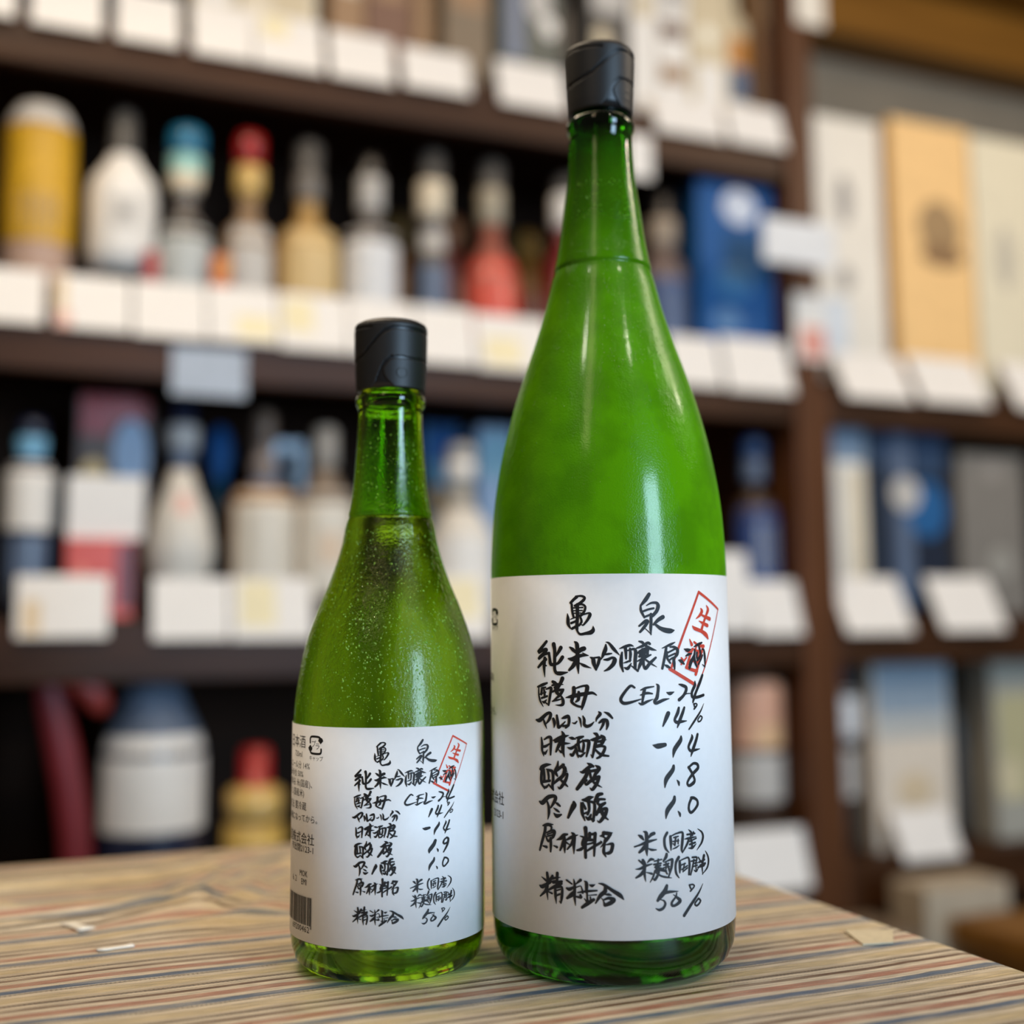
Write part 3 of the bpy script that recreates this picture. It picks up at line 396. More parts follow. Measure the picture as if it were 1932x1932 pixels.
def wrinkle(x, y):
    z = 0
    dx, dy = x-.070, (y-.700)
    rr = math.hypot(dx, dy); an = math.atan2(dy, dx)
    fade = max(0, math.cos(an+.35))**.7 if math.cos(an+.35) > 0 else 0
    for R0, a, wd in ((.028, .0042, .006), (.045, .0058, .007), (.063, .0064, .008), (.086, .0044, .009)):
        z += a*fade*math.exp(-((rr-R0)/wd)**2)
    for (px, py, qx, qy, a, wd) in ((-.05, .69, .10, .668, .0016, .006), (-.10, .742, .12, .752, .0018, .008), (.10, .79, .19, .735, .0022, .007), (.12, .77, .17, .80, .0018, .008),
                                    (.0, .655, .10, .642, .0013, .005), (-.2, .66, .0, .70, .0015, .009), (.15, .66, .19, .60, .0010, .008)):
        l2 = (qx-px)**2+(qy-py)**2; u = ((x-px)*(qx-px)+(y-py)*(qy-py))/l2; uc = min(1, max(0, u))
        d = math.hypot(x-px-uc*(qx-px), y-py-uc*(qy-py))
        if d < wd*3: z += 2.4*a*math.exp(-(d/wd)**2)
    if y < .50:   # pressed crease along the right side
        z += .0006*math.exp(-((x-.362)/.0016)**2)*min(1, (.50-y)/.03)
    z += .0004*math.sin(x*31+y*17)*math.sin(y*43-x*9)
    for cx, cy, R in ((.2497, .4860, .075), (.1588, .5225, .065)):   # flat where the bottles stand
        d = math.hypot(x-cx, y-cy)
        z *= min(1, max(0, (d-R*.8)/(R*.5)))
    return max(z*min(1, max(.12, (TY1-y)/.07)), -.0003)
b = bmesh.new(); uv = b.loops.layers.uv.new('uv')
xs = [-.75+i*.006 for i in range(int((TX1+.75)/.006)+1)]+[TX1+i*.0024 for i in range(1, 8)]+[TX1+.02+i*.04 for i in range(6)]
ys = [.15+i*.0045 for i in range(int((TY1-.15)/.0045)+1)]+[TY1+i*.0024 for i in range(1, 8)]+[TY1+.02+i*.04 for i in range(6)]
G = []
for sx_ in xs:
    row = []
    for sy_ in ys:
        x, dx = cloth_fold(sx_, TX1); y, dy = cloth_fold(sy_, TY1)
        k = max(dx, dy)
        z = TZ-k+(wrinkle(x, y) if k < 1e-6 else 0)
        if dx > .02: x += .006*math.sin(sy_*34)*min(1, dx*6)
        if dy > .02: y += .006*math.sin(sx_*31)*min(1, dy*6)
        row.append(b.verts.new((x+.15, y-.5, z)))
    G.append(row)
for i in range(len(xs)-1):
    for j in range(len(ys)-1):
        f = b.faces.new((G[i][j], G[i+1][j], G[i+1][j+1], G[i][j+1]))
        for l, (a, c) in zip(f.loops, ((i, j), (i+1, j), (i+1, j+1), (i, j+1))): l[uv].uv = (xs[a]+.75, ys[c])
cloth = obj('tablecloth', b, CLOTHM, None, True, (-.15, .5, 0))
tag(cloth, 'striped beige cotton tablecloth with red, blue and ochre lines under the two green bottles', 'tablecloth')
# cream darned patch woven into the cloth at its right edge
PATCHM = mat('cream_patch_cotton', (.60, .52, .36), .7, .06, 400)
b = bmesh.new()
for A, B_, C_, D_ in (((.3685, .4815), (.3895, .4725), (.3745, .4545), (.3600, .4575)),):
    lo = [b.verts.new((x+.15, y-.5, TZ+.0003)) for x, y in (A, B_, C_, D_)]; hi = [b.verts.new((x+.15, y-.5, TZ+.0009)) for x, y in (A, B_, C_, D_)]
    b.faces.new(hi); b.faces.new(lo[::-1])
    for i in range(4): b.faces.new((lo[i], lo[(i+1) % 4], hi[(i+1) % 4], hi[i]))
bmesh.ops.recalc_face_normals(b, faces=b.faces)
o = obj('patch', b, PATCHM, cloth, False); o['label'] = 'plain cream patch at the right edge of the cloth'
SCRAP = mat('white_scrap_paper', (.85, .80, .70), .6, .04, 200)
def scrap(x, y, L_, W_, rot, label):
    b = bmesh.new(); n = 5
    for s in (0, 1):
        pass
    top = []; bot = []
    for i in range(n):
        u = -L_/2+L_*i/(n-1); wv = W_*(.8+.2*math.sin(i*2.1))
        for v in (-wv/2, wv/2):
            zz = .0006+.0003*(i/(n-1)-.5)**2*4
            top.append(b.verts.new((u, v, zz+.0005))); bot.append(b.verts.new((u, v, zz)))
    for i in range(n-1):
        a, c, d, e = 2*i, 2*i+1, 2*i+3, 2*i+2
        b.faces.new((top[a], top[c], top[d], top[e])); b.faces.new((bot[a], bot[e], bot[d], bot[c]))
        b.faces.new((top[a], top[e], bot[e], bot[a])); b.faces.new((top[c], bot[c], bot[d], top[d]))
    b.faces.new((top[0], bot[0], bot[1], top[1])); b.faces.new((top[-1], bot[-1], bot[-2], top[-2]))
    o = obj('paper_scrap', b, SCRAP, None, True, (x, y, TZ), rot)
    tag(o, label, 'paper scrap', 'white scraps lying on the cloth')
scrap(.0365, .6415, .028, .008, -1.15, 'white paper scrap on the cloth near its left edge, the farther one')
scrap(.0515, .590, .016, .006, .1, 'small white paper scrap on the cloth, nearer the small green bottle')

# ------------------------------------------------------------------ the two sake bottles
def cap_parts(root, prof, zb, h, turn):
    """black snap cap: core, lid, band and push button; angles in degrees from the front, heights in mm above the cap's foot"""
    def interp(pts, x):
        if x <= pts[0][0]: return pts[0][1]
        for (a, va), (c, vc) in zip(pts, pts[1:]):
            if x <= c:
                s = (x-a)/(c-a); return va+(vc-va)*s
        return pts[-1][1]
    SG = [(-180, 12.6), (-90, 12.6), (-72, 13.4), (-49, 15.4), (-36, 18.6), (-22, 22.4), (-11, 25.2), (0, 26.6), (14, 26.7), (72, 26.5), (100, 26.0), (120, 22), (150, 14), (180, 12.6)]
    BT = [(-12, 9), (-8, 11.0), (0, 13.0), (8, 13.7), (39, 13.5), (80, 14.0), (100, 13.5), (112, 11), (118, 8)]
    BL = [(-37, -.5), (-27, 1.9), (-21, 5.8), (-15.5, 9.3), (-10, 11.6), (0, 14)]
    def region(th, z):
        th = (th+180) % 360-180
        s = interp(SG, th)
        if z > s+.68 if abs(th+50) > 48 else z > s+.75:
            if -110 < th < -30 and abs(z-(28.3-.016*(th+80))) < .5: return 'g'
            return 'lid'
        if z > (s-.68 if abs(th+50) > 48 else s-1.0): return 'g'
        # button blob
        if -12.5 < th < 118:
            top = interp(BT, th)
            low = interp([(-12.5, 7.2), (-9.5, 4.4), (-3, 2.2), (3, .7), (9, -1), (100, -1), (118, 4)], th)
            if low < z < top-.85 and th > -12: return 'btn'
            if z <= top+.1 and th > 4: return 'g'
            if z <= top+.25: return 'g'
        if -38 < th < 2:
            # recess left of the button
            zz = interp(BL, th)
            if z < zz: return 'g'
        return 'band'
    NT, NZ = 320, 92
    zs = [h*i/NZ for i in range(NZ+1)]
    def rad(z):
        return interp([(q[1]*1000-zb*1000, q[0]*1000) for q in prof], z)
    reg = {'lid': [], 'band': [], 'btn': [], 'g': []}
    def P(i, j, r, dz=0):
        th = math.radians(-180+360*(i % NT)/NT+turn); rr = r/1000
        return (rr*math.sin(th), -rr*math.cos(th), zb+(zs[j]+dz)/1000)
    cells = {}
    for i in range(NT):
        for j in range(NZ):
            cells[i, j] = region(-180+360*(i+.5)/NT, (zs[j]+zs[j+1])/2)
    # core: full lathe at reduced radius, closed on top
    def bm_region(key, inset=.75):
        b = bmesh.new(); vo = {}; vi = {}
        fs = [c for c, k in cells.items() if k == key]
        S_ = set(fs)
        def go(i, j):
            k = (i % NT, j)
            if k not in vo:
                r = rad(zs[j])
                if key == 'btn':
                    th = -180+360*(i % NT)/NT
                    d = math.hypot((th-17.5)*PI/180*16.5, zs[j]-6.3)
                    r += .12 if abs(d-2.0) < .28 else 0
                vo[k] = b.verts.new(P(i, j, r)); vi[k] = b.verts.new(P(i, j, r-inset))
            return vo[k], vi[k]
        for i, j in fs:
            q = [(i, j), (i+1, j), (i+1, j+1), (i, j+1)]
            vs = [go(*x) for x in q]
            b.faces.new([v[0] for v in vs])
            for e, (di, dj) in enumerate(((0, -1), (1, 0), (0, 1), (-1, 0))):
                if ((i+di) % NT, j+dj) not in S_:
                    a, c = vs[e], vs[(e+1) % 4]
                    b.faces.new((a[0], a[1], c[1], c[0]))
        return b
    core = [(max(.001, r-.0007), z) for r, z in prof]
    cp = obj('cap', bm_lathe([(0, zb)]+core[:-1]+[(core[-2][0]*.97, prof[-1][1]-.0002)]+[(0, prof[-1][1]-.0002)], 96), CAPCORE, root)
    lid = bm_region('lid')
    # rounded crown of the lid
    n = 96; crown = [(prof[k][0], prof[k][1]) for k in range(len(prof)) if prof[k][1] >= zb+h/1000-1e-6]
    rings = []
    for r, z in crown: rings.append([lid.verts.new((r*math.sin(2*PI*i/n), -r*math.cos(2*PI*i/n), z)) for i in range(n)])
    for a, c in zip(rings, rings[1:]):
        for i in range(n): lid.faces.new((a[i], a[(i+1) % n], c[(i+1) % n], c[i]))
    lid.faces.new(rings[-1])
    for nme, bb in (('cap_lid', lid), ('cap_band', bm_region('band')), ('push_button', bm_region('btn'))):
        o = obj(nme, bb, CAPM, cp)
        md = o.modifiers.new('smooth', 'SMOOTH'); md.factor = .5; md.iterations = 3
    return cp

def mmp(p): return [(r/1000, z/1000) for r, z in p]
def sake(name, label, cx, cy, outer, inner, capz, cap, turn, glass, Rl, lz, lt, parts):
    rot = -math.atan2(cx, cy)
    root = thing(name, label, 'bottle', (cx, cy, TZ), rot)
    # glass with the sake inside it: outer wall, then the hollow above the liquid
    prof = [(0, outer[0][1]+.0005)]+smooth_prof(outer, .003)+inner
    obj('glass_body', bm_lathe(prof, 128, False), glass, root)
    rnd = random.Random(11); b = bmesh.new()
    zz = sorted((q[1], q[0]) for q in prof if q[0] > .01)
    def rad(z):
        for (a, ra), (c, rc) in zip(zz, zz[1:]):
            if a <= z <= c: return ra+(rc-ra)*((z-a)/(c-a) if c > a else 0), (rc-ra)/max(c-a, 1e-6)
        return zz[-1][1], 0
    for n_, z0, z1, t0, t1, r0, r1, pw in parts['dew']:
        for _ in range(n_):
            z = z0+(z1-z0)*rnd.random(); t = math.radians(t0+(t1-t0)*rnd.random()); q = (r0+(r1-r0)*rnd.random()**pw)/1000
            R_c, sl = rad(z)
            if abs(sl) > 3: continue
            nrm = Vector((math.sin(t), -math.cos(t), -sl)).normalized(); ctr = Vector((R_c*math.sin(t), -R_c*math.cos(t), z))
            e1 = Vector((math.cos(t), math.sin(t), 0)); e2 = nrm.cross(e1); rings = []
            for h_, f_ in ((-.1, 1.0), (.38, .80)):
                rings.append([b.verts.new(ctr+nrm*q*h_+(e1*math.cos(2*PI*k/7)+e2*1.12*math.sin(2*PI*k/7))*q*f_) for k in range(7)])
            tp = b.verts.new(ctr+nrm*q*.62)
            for k in range(7):
                b.faces.new((rings[0][k], rings[0][(k+1) % 7], rings[1][(k+1) % 7], rings[1][k])); b.faces.new((rings[1][k], rings[1][(k+1) % 7], tp))
    dw = obj('dew_drops', b, DEW, root); dw['kind'] = 'stuff'
    cap_parts(root, cap, capz, parts['caph'], turn)
    lab = obj('paper_label', bm_arc(Rl, math.radians(lt[0]), math.radians(lt[1]), lz[0], lz[1], 96, .00008), LABELP, root)
    o = obj('handwriting', bm_strokes(parts['ink'], Rl+.00016, parts['f'], parts['ws']), INK, lab)
    if parts.get('extra'): bm_ = None
    obj('stamp', bm_strokes(parts['stamp'], Rl+.00010, parts['f'], parts['ws']*1.15), RED, lab)
    b = bmesh.new()
    for a in parts['text']: text_into(b, *a[:4], Rl+.00014, a[4] if len(a) > 4 else 1)
    obj('printed_text', b, PRINT, lab, False)
    u0, u1, z0, z1 = parts['recycle']
    b = bm_strokes(recycle_strokes(u0, u1, z0, z1), Rl+.00014)
    k = (u1-u0)/7.5
    text_into(b, 'プ', u0+4.1*k, z0+(z1-z0)*.56, (z1-z0)*.42, Rl+.00014); text_into(b, 'ラ', u0+6.4*k, z0+(z1-z0)*.44, (z1-z0)*.40, Rl+.00014)
    obj('recycling_mark', b, INK, lab, False)
    if 'bar' in parts:
        b = bmesh.new(); u0, u1, z0, z1 = parts['bar']; u = u0; rnd = random.Random(5)
        while u < u1-.9:
            w_ = rnd.choice((.28, .28, .5, .75)); g_ = rnd.choice((.3, .35, .55))
            vs = [b.verts.new(wrap(a/1000, z/1000, Rl+.00014)) for a, z in ((u, z0), (u+w_, z0), (u+w_, z1), (u, z1))]; b.faces.new(vs); u += w_+g_
        for a in (u1-.75, u1-.25):
            vs = [b.verts.new(wrap(q/1000, z/1000, Rl+.00014)) for q, z in ((a, z0-1.2), (a+.25, z0-1.2), (a+.25, z1), (a, z1))]; b.faces.new(vs)
        obj('barcode', b, PRINT, lab, False)
    return root
def parse_ink(s): return [([int(v) for v in a.split('|')[0].split(',')], [int(v) for v in a.split('|')[1].split(',')]) for a in s.split(';')]
INKS = parse_ink(INK_DATA); STAMPS = parse_ink(STAMP_DATA); NINE = parse_ink(NINE_DATA)
ident = lambda u, z: (u, z)
K = ((0.5845172, 0.0102151), (0.0037345, 0.5868169), (3.5466987, 5.5776677))
def small_map(u, z): return (u*K[0][0]+z*K[1][0]+K[2][0], u*K[0][1]+z*K[1][1]+K[2][1])

big_out = mmp([(36, .3), (42, .4), (46.2, 1.8), (49.6, 5.2), (51.6, 10), (52.4, 17), (52.6, 30), (52.6, 60), (52.6, 110), (52.6, 160), (52.4, 173), (51.6, 188), (50.4, 200), (48.2, 214), (45.2, 228),
               (41.2, 243), (37.0, 256), (33.0, 267.5), (29.3, 279), (26.4, 289), (24.2, 298), (23.0, 302.5), (22.2, 304.4), (21.7, 305.6), (22.35, 305.9), (22.2, 307.2), (21.5, 310), (19.6, 321), (17.4, 338), (16.1, 347), (15.3, 357), (14.9, 366), (14.9, 370.5),
               (15.3, 371.5), (15.9, 373), (16.0, 375), (15.7, 377), (14.6, 378.2), (13.6, 379), (13.4, 386)])
big_in = mmp([(11.0, 386), (11.2, 372), (11.6, 358), (13.2, 340), (16.2, 322), (18.4, 309.2), (18.9, 306.6), (16, 306), (0, 306)])
big_cap = mmp([(15.3, 380.7), (15.7, 385), (16.1, 392), (16.5, 400), (16.8, 407), (16.8, 410.2), (16.2, 411.6), (14.8, 412.5), (11.5, 412.9)])
sake('large_sake_bottle', 'tall frosted green sake bottle with black cap and handwritten white label', .24970, .48597, big_out, big_in, .3807, big_cap, 36, GLASS_BIG,
     .0527, (.02046, .16432), (-150, 93),
     dict(caph=29.5, dew=((1500, .235, .345, -50, 75, .08, .28, 3), (900, .255, .315, 0, 60, .10, .38, 3), (500, .19, .25, -70, 80, .06, .18, 2)), ink=INKS, stamp=STAMPS, f=ident, ws=1.32, recycle=(-69.6, -60.0, 143.9, 150.9),
          text=[('株式会社', -54.0, 70.8, 6.0), ('2123-1', -54.2, 64.3, 4.4), ('なってから。', -60.2, 106.8, 3.9), ('キャップ', -59.6, 142.5, 2.4), ('国産)', -66, 121.5, 3.6)]))
sm_out = mmp([(30, .3), (34, .4), (37.2, 1.6), (39.8, 4.6), (41.2, 9), (41.9, 15), (42.05, 25), (42.05, 60), (42.05, 92), (41.7, 104), (41.1, 111.5), (39.7, 121.5), (37.9, 131.5), (35.7, 140), (33.2, 147), (30.6, 154),
              (27.6, 161), (25.0, 168), (22.9, 174.5), (21.2, 181), (20.2, 187), (19.3, 190.4), (18.5, 192.4), (18.9, 192.8), (18.7, 194.2), (18.2, 196), (17.1, 203), (16.3, 211), (15.6, 221), (15.0, 231), (14.7, 239), (14.7, 241),
              (15.2, 242), (15.8, 243.3), (15.9, 245.3), (15.5, 247), (14.6, 248), (13.6, 248.6), (13.4, 254)])
sm_in = mmp([(11.0, 254), (11.6, 242), (12.2, 228), (13.4, 211), (15.0, 199), (16.0, 194), (16.3, 192.6), (14, 192), (0, 192)])
sm_cap = mmp([(15.8, 249.5), (16.0, 253), (16.4, 262), (16.6, 270), (16.7, 276), (16.7, 278.9), (16.1, 280.3), (14.7, 281.2), (11.5, 281.6)])
ink_small = [s for i, s in enumerate(INKS) if i not in (292, 293, 294)]
sb = sake('small_sake_bottle', 'short green sake bottle beaded with dew, black cap, handwritten white label', .15880, .52245, sm_out, sm_in, .2495, sm_cap, 0, GLASS_SMALL,
     .04215, (.01525, .10256), (-150, 74.5),
     dict(caph=29.3, dew=((1500, .108, .186, -75, 75, .10, .42, 3), (700, .105, .15, -30, 55, .15, .55, 3), (350, .198, .238, -70, 70, .08, .40, 3)), ink=ink_small, stamp=STAMPS, f=small_map, ws=.77, recycle=(-37.9, -30.1, 91.0, 98.6), bar=(-60, -35.4, 21.8, 33.0),
          text=[('日本酒', -40.8, 95.6, 5.7), ('720ml', -43.5, 90.5, 3.3), ('アルコール分 14%', -37.6, 85.9, 3.4), ('精米歩合 50%', -42.6, 82.3, 3.3), ('原材料名 米(国産)、', -33.6, 78.5, 3.4), ('米こうじ(国産米)', -41.6, 74.5, 3.4),
                ('保存方法 要冷蔵', -39.8, 69.2, 3.7), ('お酒は20歳になってから。', -30.2, 64.4, 3.4), ('酒造株式会社', -34.0, 56.2, 5.0), ('市出間2123-1', -34.0, 52.1, 3.6), ('6. 2', -47.8, 39.3, 3.5), ('MOK', -38.4, 42.2, 3.4, .85), ('EMI', -38.8, 38.9, 3.4, .9),
                ('69200462', -36.6, 20.2, 3.4, 1.15), ('キャップ', -29.4, 89.4, 2.2)]))
wr = [c for c in sb.children if c.name.startswith('paper_label')][0]
hw = [c for c in wr.children if c.name.startswith('handwriting')][0]
b = bmesh.new(); b.from_mesh(hw.data); bm_strokes(NINE, .04215+.00016, ident, 1.05, b); b.to_mesh(hw.data); b.free()

# ------------------------------------------------------------------ goods on the shelves
def gloss(name, col, rough=.25, var=.1): return mat(name, col, rough, var, 30, coat=.3)
BLACK = gloss('black_gloss', (.012, .011, .011)); DKGLASS = gloss('dark_glass', (.020, .018, .018), .12); CREAM = mat('cream_paper', (.72, .62, .46), .6)
WHITE = mat('white_paper', (.80, .76, .70), .55, .03); GREYL = mat('grey_paper', (.50, .47, .43), .55); AMBER = gloss('amber_glass', (.30, .13, .02), .15)
CLEAR = gloss('clear_grey_glass', (.10, .085, .075), .12); BLUE = mat('deep_blue', (.010, .085, .27), .6, .1, 30, spec=.25); PBLUE = gloss('pale_blue', (.26, .36, .52), .4); NAVY = gloss('navy', (.012, .018, .045), .3)
TEAL = gloss('teal', (.015, .17, .30), .35); MINT = gloss('mint', (.32, .60, .55), .4); REDG = gloss('red_gloss', (.36, .012, .012), .3); CORAL = gloss('coral', (.62, .075, .045), .4)
GOLD = gloss('gold_foil', (.66, .42, .12), .35); YELLOW = mat('yellow_label', (.60, .33, .012), .5, .12, 60); TAN = mat('tan_board', (.34, .20, .10), .6); BROWN = mat('brown_board', (.13, .06, .03), .6)
DGREEN = gloss('dark_green_board', (.025, .045, .04), .4); PALEGOLD = mat('pale_gold_board', (.60, .50, .33), .4); KRAFT = mat('orange_kraft', (.84, .53, .22), .6, .06); ICE = mat('ice_white', (.66, .70, .74), .5)
DKRED = gloss('dark_red', (.16, .008, .010), .3); PEACH = mat('peach_label', (.66, .36, .24), .5); OLIVE = gloss('olive', (.26, .22, .10), .4); GREYC = mat('grey_board', (.20, .18, .155), .5); DKBROWN = mat('dark_brown_board', (.06, .03, .016), .6)
SLATE = gloss('slate_blue', (.10, .14, .22), .45); DGREY = mat('dark_grey', (.07, .065, .06), .4); CYAN = gloss('cyan_board', (.03, .20, .34), .4); ROSE = mat('rose_patch', (.66, .28, .22), .6); SMUDGE = mat('print_grey', (.36, .33, .30), .6); SMUDGE2 = mat('print_brown', (.34, .21, .09), .6)

def at_z(prof, z):
    """prof: (z, r) from top down"""
    if z >= prof[0][0]: return prof[0][1]
    for (a, ra), (c, rc) in zip(prof, prof[1:]):
        if c <= z <= a: return ra+(rc-ra)*((a-z)/(a-c) if a != c else 0)
    return prof[-1][1]
def goods_bottle(name, label, X, Y, base, prof, segs, labels=(), group=None, cat='bottle'):
    """prof (z, r) in mm above the table top, top first; segs (part, z_top, z_bottom, material); labels (part, z0, z1, half_angle, material)"""
    prof = [(z, r) for z, r in prof if z > base+6]; prof.append((base+5, prof[-1][1])); prof.append((base+.5, prof[-1][1]*.93))
    root = thing(name, label, cat, (X/1000, Y/1000, TZ+base/1000), 0, group)
    for part, z1, z0, m in segs:
        z1 = min(z1, prof[0][0]); z0 = max(z0, base+.5)
        P = [(z1, at_z(prof, z1))]+[q for q in prof if z0+.4 < q[0] < z1-.4]+[(z0, at_z(prof, z0))]
        pts = [(r/1000, (z-base)/1000) for z, r in reversed(P)]
        obj(part, bm_lathe(pts, 40), m, root)
    for part, z0, z1, ha, m in labels:
        n = 8; b = bmesh.new(); g = []
        k = max(4, int(ha/6))
        for j in range(n+1):
            z = z0+(z1-z0)*j/n; r = (at_z(prof, z)+.5)/1000
            g.append([b.verts.new(wrap(r*math.radians(-ha+2*ha*i/k), (z-base)/1000, r)) for i in range(k+1)])
        for j in range(n):
            for i in range(k): b.faces.new((g[j][i], g[j][i+1], g[j+1][i+1], g[j+1][i]))
        obj(part, b, m, root)
    return root
def goods_box(name, label, X0, X1, Yf, base, top, m, prints=(), depth=80, group=None, cat='box', bev=.0015, lid=None):
    cx = (X0+X1)/2
    root = thing(name, label, cat, (cx/1000, (Yf+depth/2)/1000, TZ+base/1000), 0, group)
    h = (top-base)/1000; w2 = (X1-X0)/2000; d2 = depth/2000
    obj('carton', bm_box(-w2, w2, -d2, d2, .0003, h, bev), m, root, False)
    for ip, (part, x0, x1, z0, z1, pm, rnd) in enumerate(prints):
        b = bmesh.new(); od = .0005+.0004*ip
        a = ((x0+x1)/2-cx)/1000; c = ((z0+z1)/2-base)/1000; u = (x1-x0)/2000; v = (z1-z0)/2000
        n = 24 if rnd else 4
        if rnd: pp = [(a+u*math.cos(2*PI*i/n), c+v*math.sin(2*PI*i/n)) for i in range(n)]
        else: pp = [(a-u, c-v), (a+u, c-v), (a+u, c+v), (a-u, c+v)]
        f = [b.verts.new((x, -d2-od, z)) for x, z in pp]; k = [b.verts.new((x, -d2+.0002, z)) for x, z in pp]
        b.faces.new(f)
        for i in range(n): b.faces.new((f[i], k[i], k[(i+1) % n], f[(i+1) % n]))
        bmesh.ops.recalc_face_normals(b, faces=b.faces)
        obj(part, b, pm, root, False)
    return root
A, B, C, D = 900, 520, 152, -213
# ---- top shelf: only the lower parts are in view
G = 'cartons and bottles on the top shelf'
goods_box('gift_box', 'cream box on the top shelf, leftmost of the goods in view there', 196, 252, 1540, A, 1150, CREAM, (('printed_panel', 205, 243, 960, 1060, WHITE, 0),), group=G)
goods_box('gift_box', 'wide cream box with yellowish front on the top shelf, left of the tan box', 256, 360, 1540, A, 1170, CREAM, (('printed_panel', 300, 350, 930, 1050, PALEGOLD, 0),), group=G)
goods_box('gift_box', 'narrow tan box on the top shelf, above the black cap of the small sake bottle', 380, 428, 1540, A, 1180, TAN, (('printed_panel', 388, 420, 1010, 1100, CREAM, 0),), group=G)
goods_box('gift_box', 'reddish brown box on the top shelf beside the amber bottle', 431, 494, 1540, A, 1180, mat('russet_board', (.20, .10, .06), .6), (('printed_panel', 440, 485, 1010, 1100, TAN, 0),), group=G)
goods_bottle('whisky_bottle', 'amber bottle on the top shelf between the reddish brown and grey-brown boxes', 520, 1580, A, [(1200, 13), (1172, 14), (1168, 11), (1110, 12), (1080, 21), (1000, 22), (906, 22)],
             (('cap', 1200, 1170, BLACK), ('glass_body', 1170, 0, AMBER)), (('paper_label', 950, 1050, 60, TAN),), G)
goods_box('gift_box', 'grey-brown box on the top shelf beside the dark green box', 546, 616, 1540, A, 1190, mat('greybrown_board', (.22, .16, .10), .6), (('printed_panel', 556, 606, 1020, 1120, TAN, 0),), group=G)
goods_box('gift_box', 'dark green box with white blots printed on its front, on the top shelf', 630, 728, 1540, A, 1200, DGREEN, (('printed_figure', 672, 712, 1025, 1085, GREYL, 1), ('printed_figure', 696, 722, 1000, 1034, WHITE, 1), ('printed_band', 638, 668, 960, 1090, SLATE, 0)), group=G)
goods_bottle('black_bottle', 'black bottle on the top shelf just left of the tall sake bottle cap', 752, 1580, A, [(1200, 13), (1168, 14), (1110, 12), (1080, 20), (906, 20)], (('cap', 1200, 1170, GREYL), ('glass_body', 1170, 0, BLACK)), (), G)
goods_box('gift_box', 'dark box with a cream disc on the top shelf behind the tall bottle cap', 774, 842, 1540, A, 1195, DGREY, (('printed_disc', 770+12, 810, 994, 1036, PALEGOLD, 1), ('printed_panel', 780, 836, 1060, 1120, GREYL, 0)), group=G)
goods_box('gift_box', 'slim white box on the top shelf right of the tall bottle cap', 846, 889, 1540, A, 1200, WHITE, (('printed_panel', 852, 884, 1060, 1110, PALEGOLD, 1),), group=G)
goods_box('gift_box', 'white box with brown printed bands on the top shelf', 892, 947, 1540, A, 1205, WHITE, (('printed_band', 897, 940, 1040, 1066, BROWN, 0), ('printed_band', 897, 940, 968, 996, TAN, 0), ('printed_panel', 900, 938, 1085, 1130, GREYL, 0)), group=G)
goods_box('gift_box', 'pale gold box on the top shelf with a painted lamp glint', 950, 1020, 1540, A, 1210, PALEGOLD, (('painted_glint', 968, 996, 1042, 1072, mat('painted_glint', (.9, .85, .7), .25, .02), 1), ('printed_panel', 960, 1010, 940, 1010, WHITE, 0)), group=G)  # pale disc paints a lamp's reflection on the carton
goods_bottle('clear_bottle', 'bottle with an orange and blue label on the top shelf near the upright', 1053, 1585, A, [(1210, 13), (1180, 14), (1130, 13), (1100, 29), (906, 29)],
             (('cap', 1210, 1182, GREYL), ('glass_body', 1182, 0, PALEGOLD)), (('blue_label', 968, 1022, 60, SLATE), ('orange_label', 1024, 1075, 60, gloss('orange', (.50, .20, .03), .4))), G)
goods_box('gift_box', 'tan brown box at the right end of the top shelf', 1086, 1098, 1545, A, 1200, TAN, (('printed_panel', 1088, 1096, 960, 1100, BROWN, 0),), group=G)

# ---- second shelf
G = 'bottles on the second shelf'
goods_bottle('yellow_jar', 'tall jar with a big yellow label at the left end of the second shelf', 19, 1575, B, [(798, 10), (790, 30), (775, 38), (763, 41), (654, 42), (593, 40)],
             (('lid', 798, 762, GREYL), ('jar_body', 762, 0, mat('jar_brown', (.30, .16, .06), .4))), (('yellow_label', 612, 758, 88, YELLOW), ('picture_label', 622, 672, 34, mat('jar_picture', (.40, .25, .09), .5, .3, 120)), ('lower_label', 560, 610, 80, mat('jar_pink', (.46, .30, .22), .5))), G)
goods_bottle('white_bottle', 'round white bottle with a black cap, beside the yellow jar', 118, 1570, B, [(804, 10), (795, 16), (747, 17), (740, 18), (727, 25), (708, 39), (689, 43), (614, 42), (585, 37), (552, 34)],
             (('cap', 804, 742, DGREY), ('body', 742, 585, WHITE), ('foot', 585, 0, DKGLASS)), (('grey_crest', 638, 676, 22, GREYL),), G)
goods_bottle('blue_capped_bottle', 'bottle with a tall blue cap fading to mint, second shelf', 197, 1570, B, [(793, 14), (786, 23), (730, 22), (708, 18), (702, 14), (672, 14), (658, 29), (640, 35), (587, 34)],
             (('cap', 793, 752, TEAL), ('cap_ring', 752, 728, MINT), ('collar', 728, 704, CREAM), ('glass_body', 704, 0, CLEAR)), (('paper_label', 545, 664, 85, mat('grey_label', (.46, .48, .46), .5)),), G)
goods_bottle('red_capped_bottle', 'bottle with a red cap above a round gold collar, second shelf', 279, 1570, B, [(797, 13), (791, 19), (750, 18), (745, 19), (719, 19), (708, 13), (679, 13), (661, 30), (639, 35), (596, 35)],
             (('cap', 797, 750, REDG), ('collar', 750, 708, GOLD), ('glass_body', 708, 0, mat('amber_clear', (.30, .20, .12), .2))), (('paper_label', 540, 660, 48, GREYL),), G)
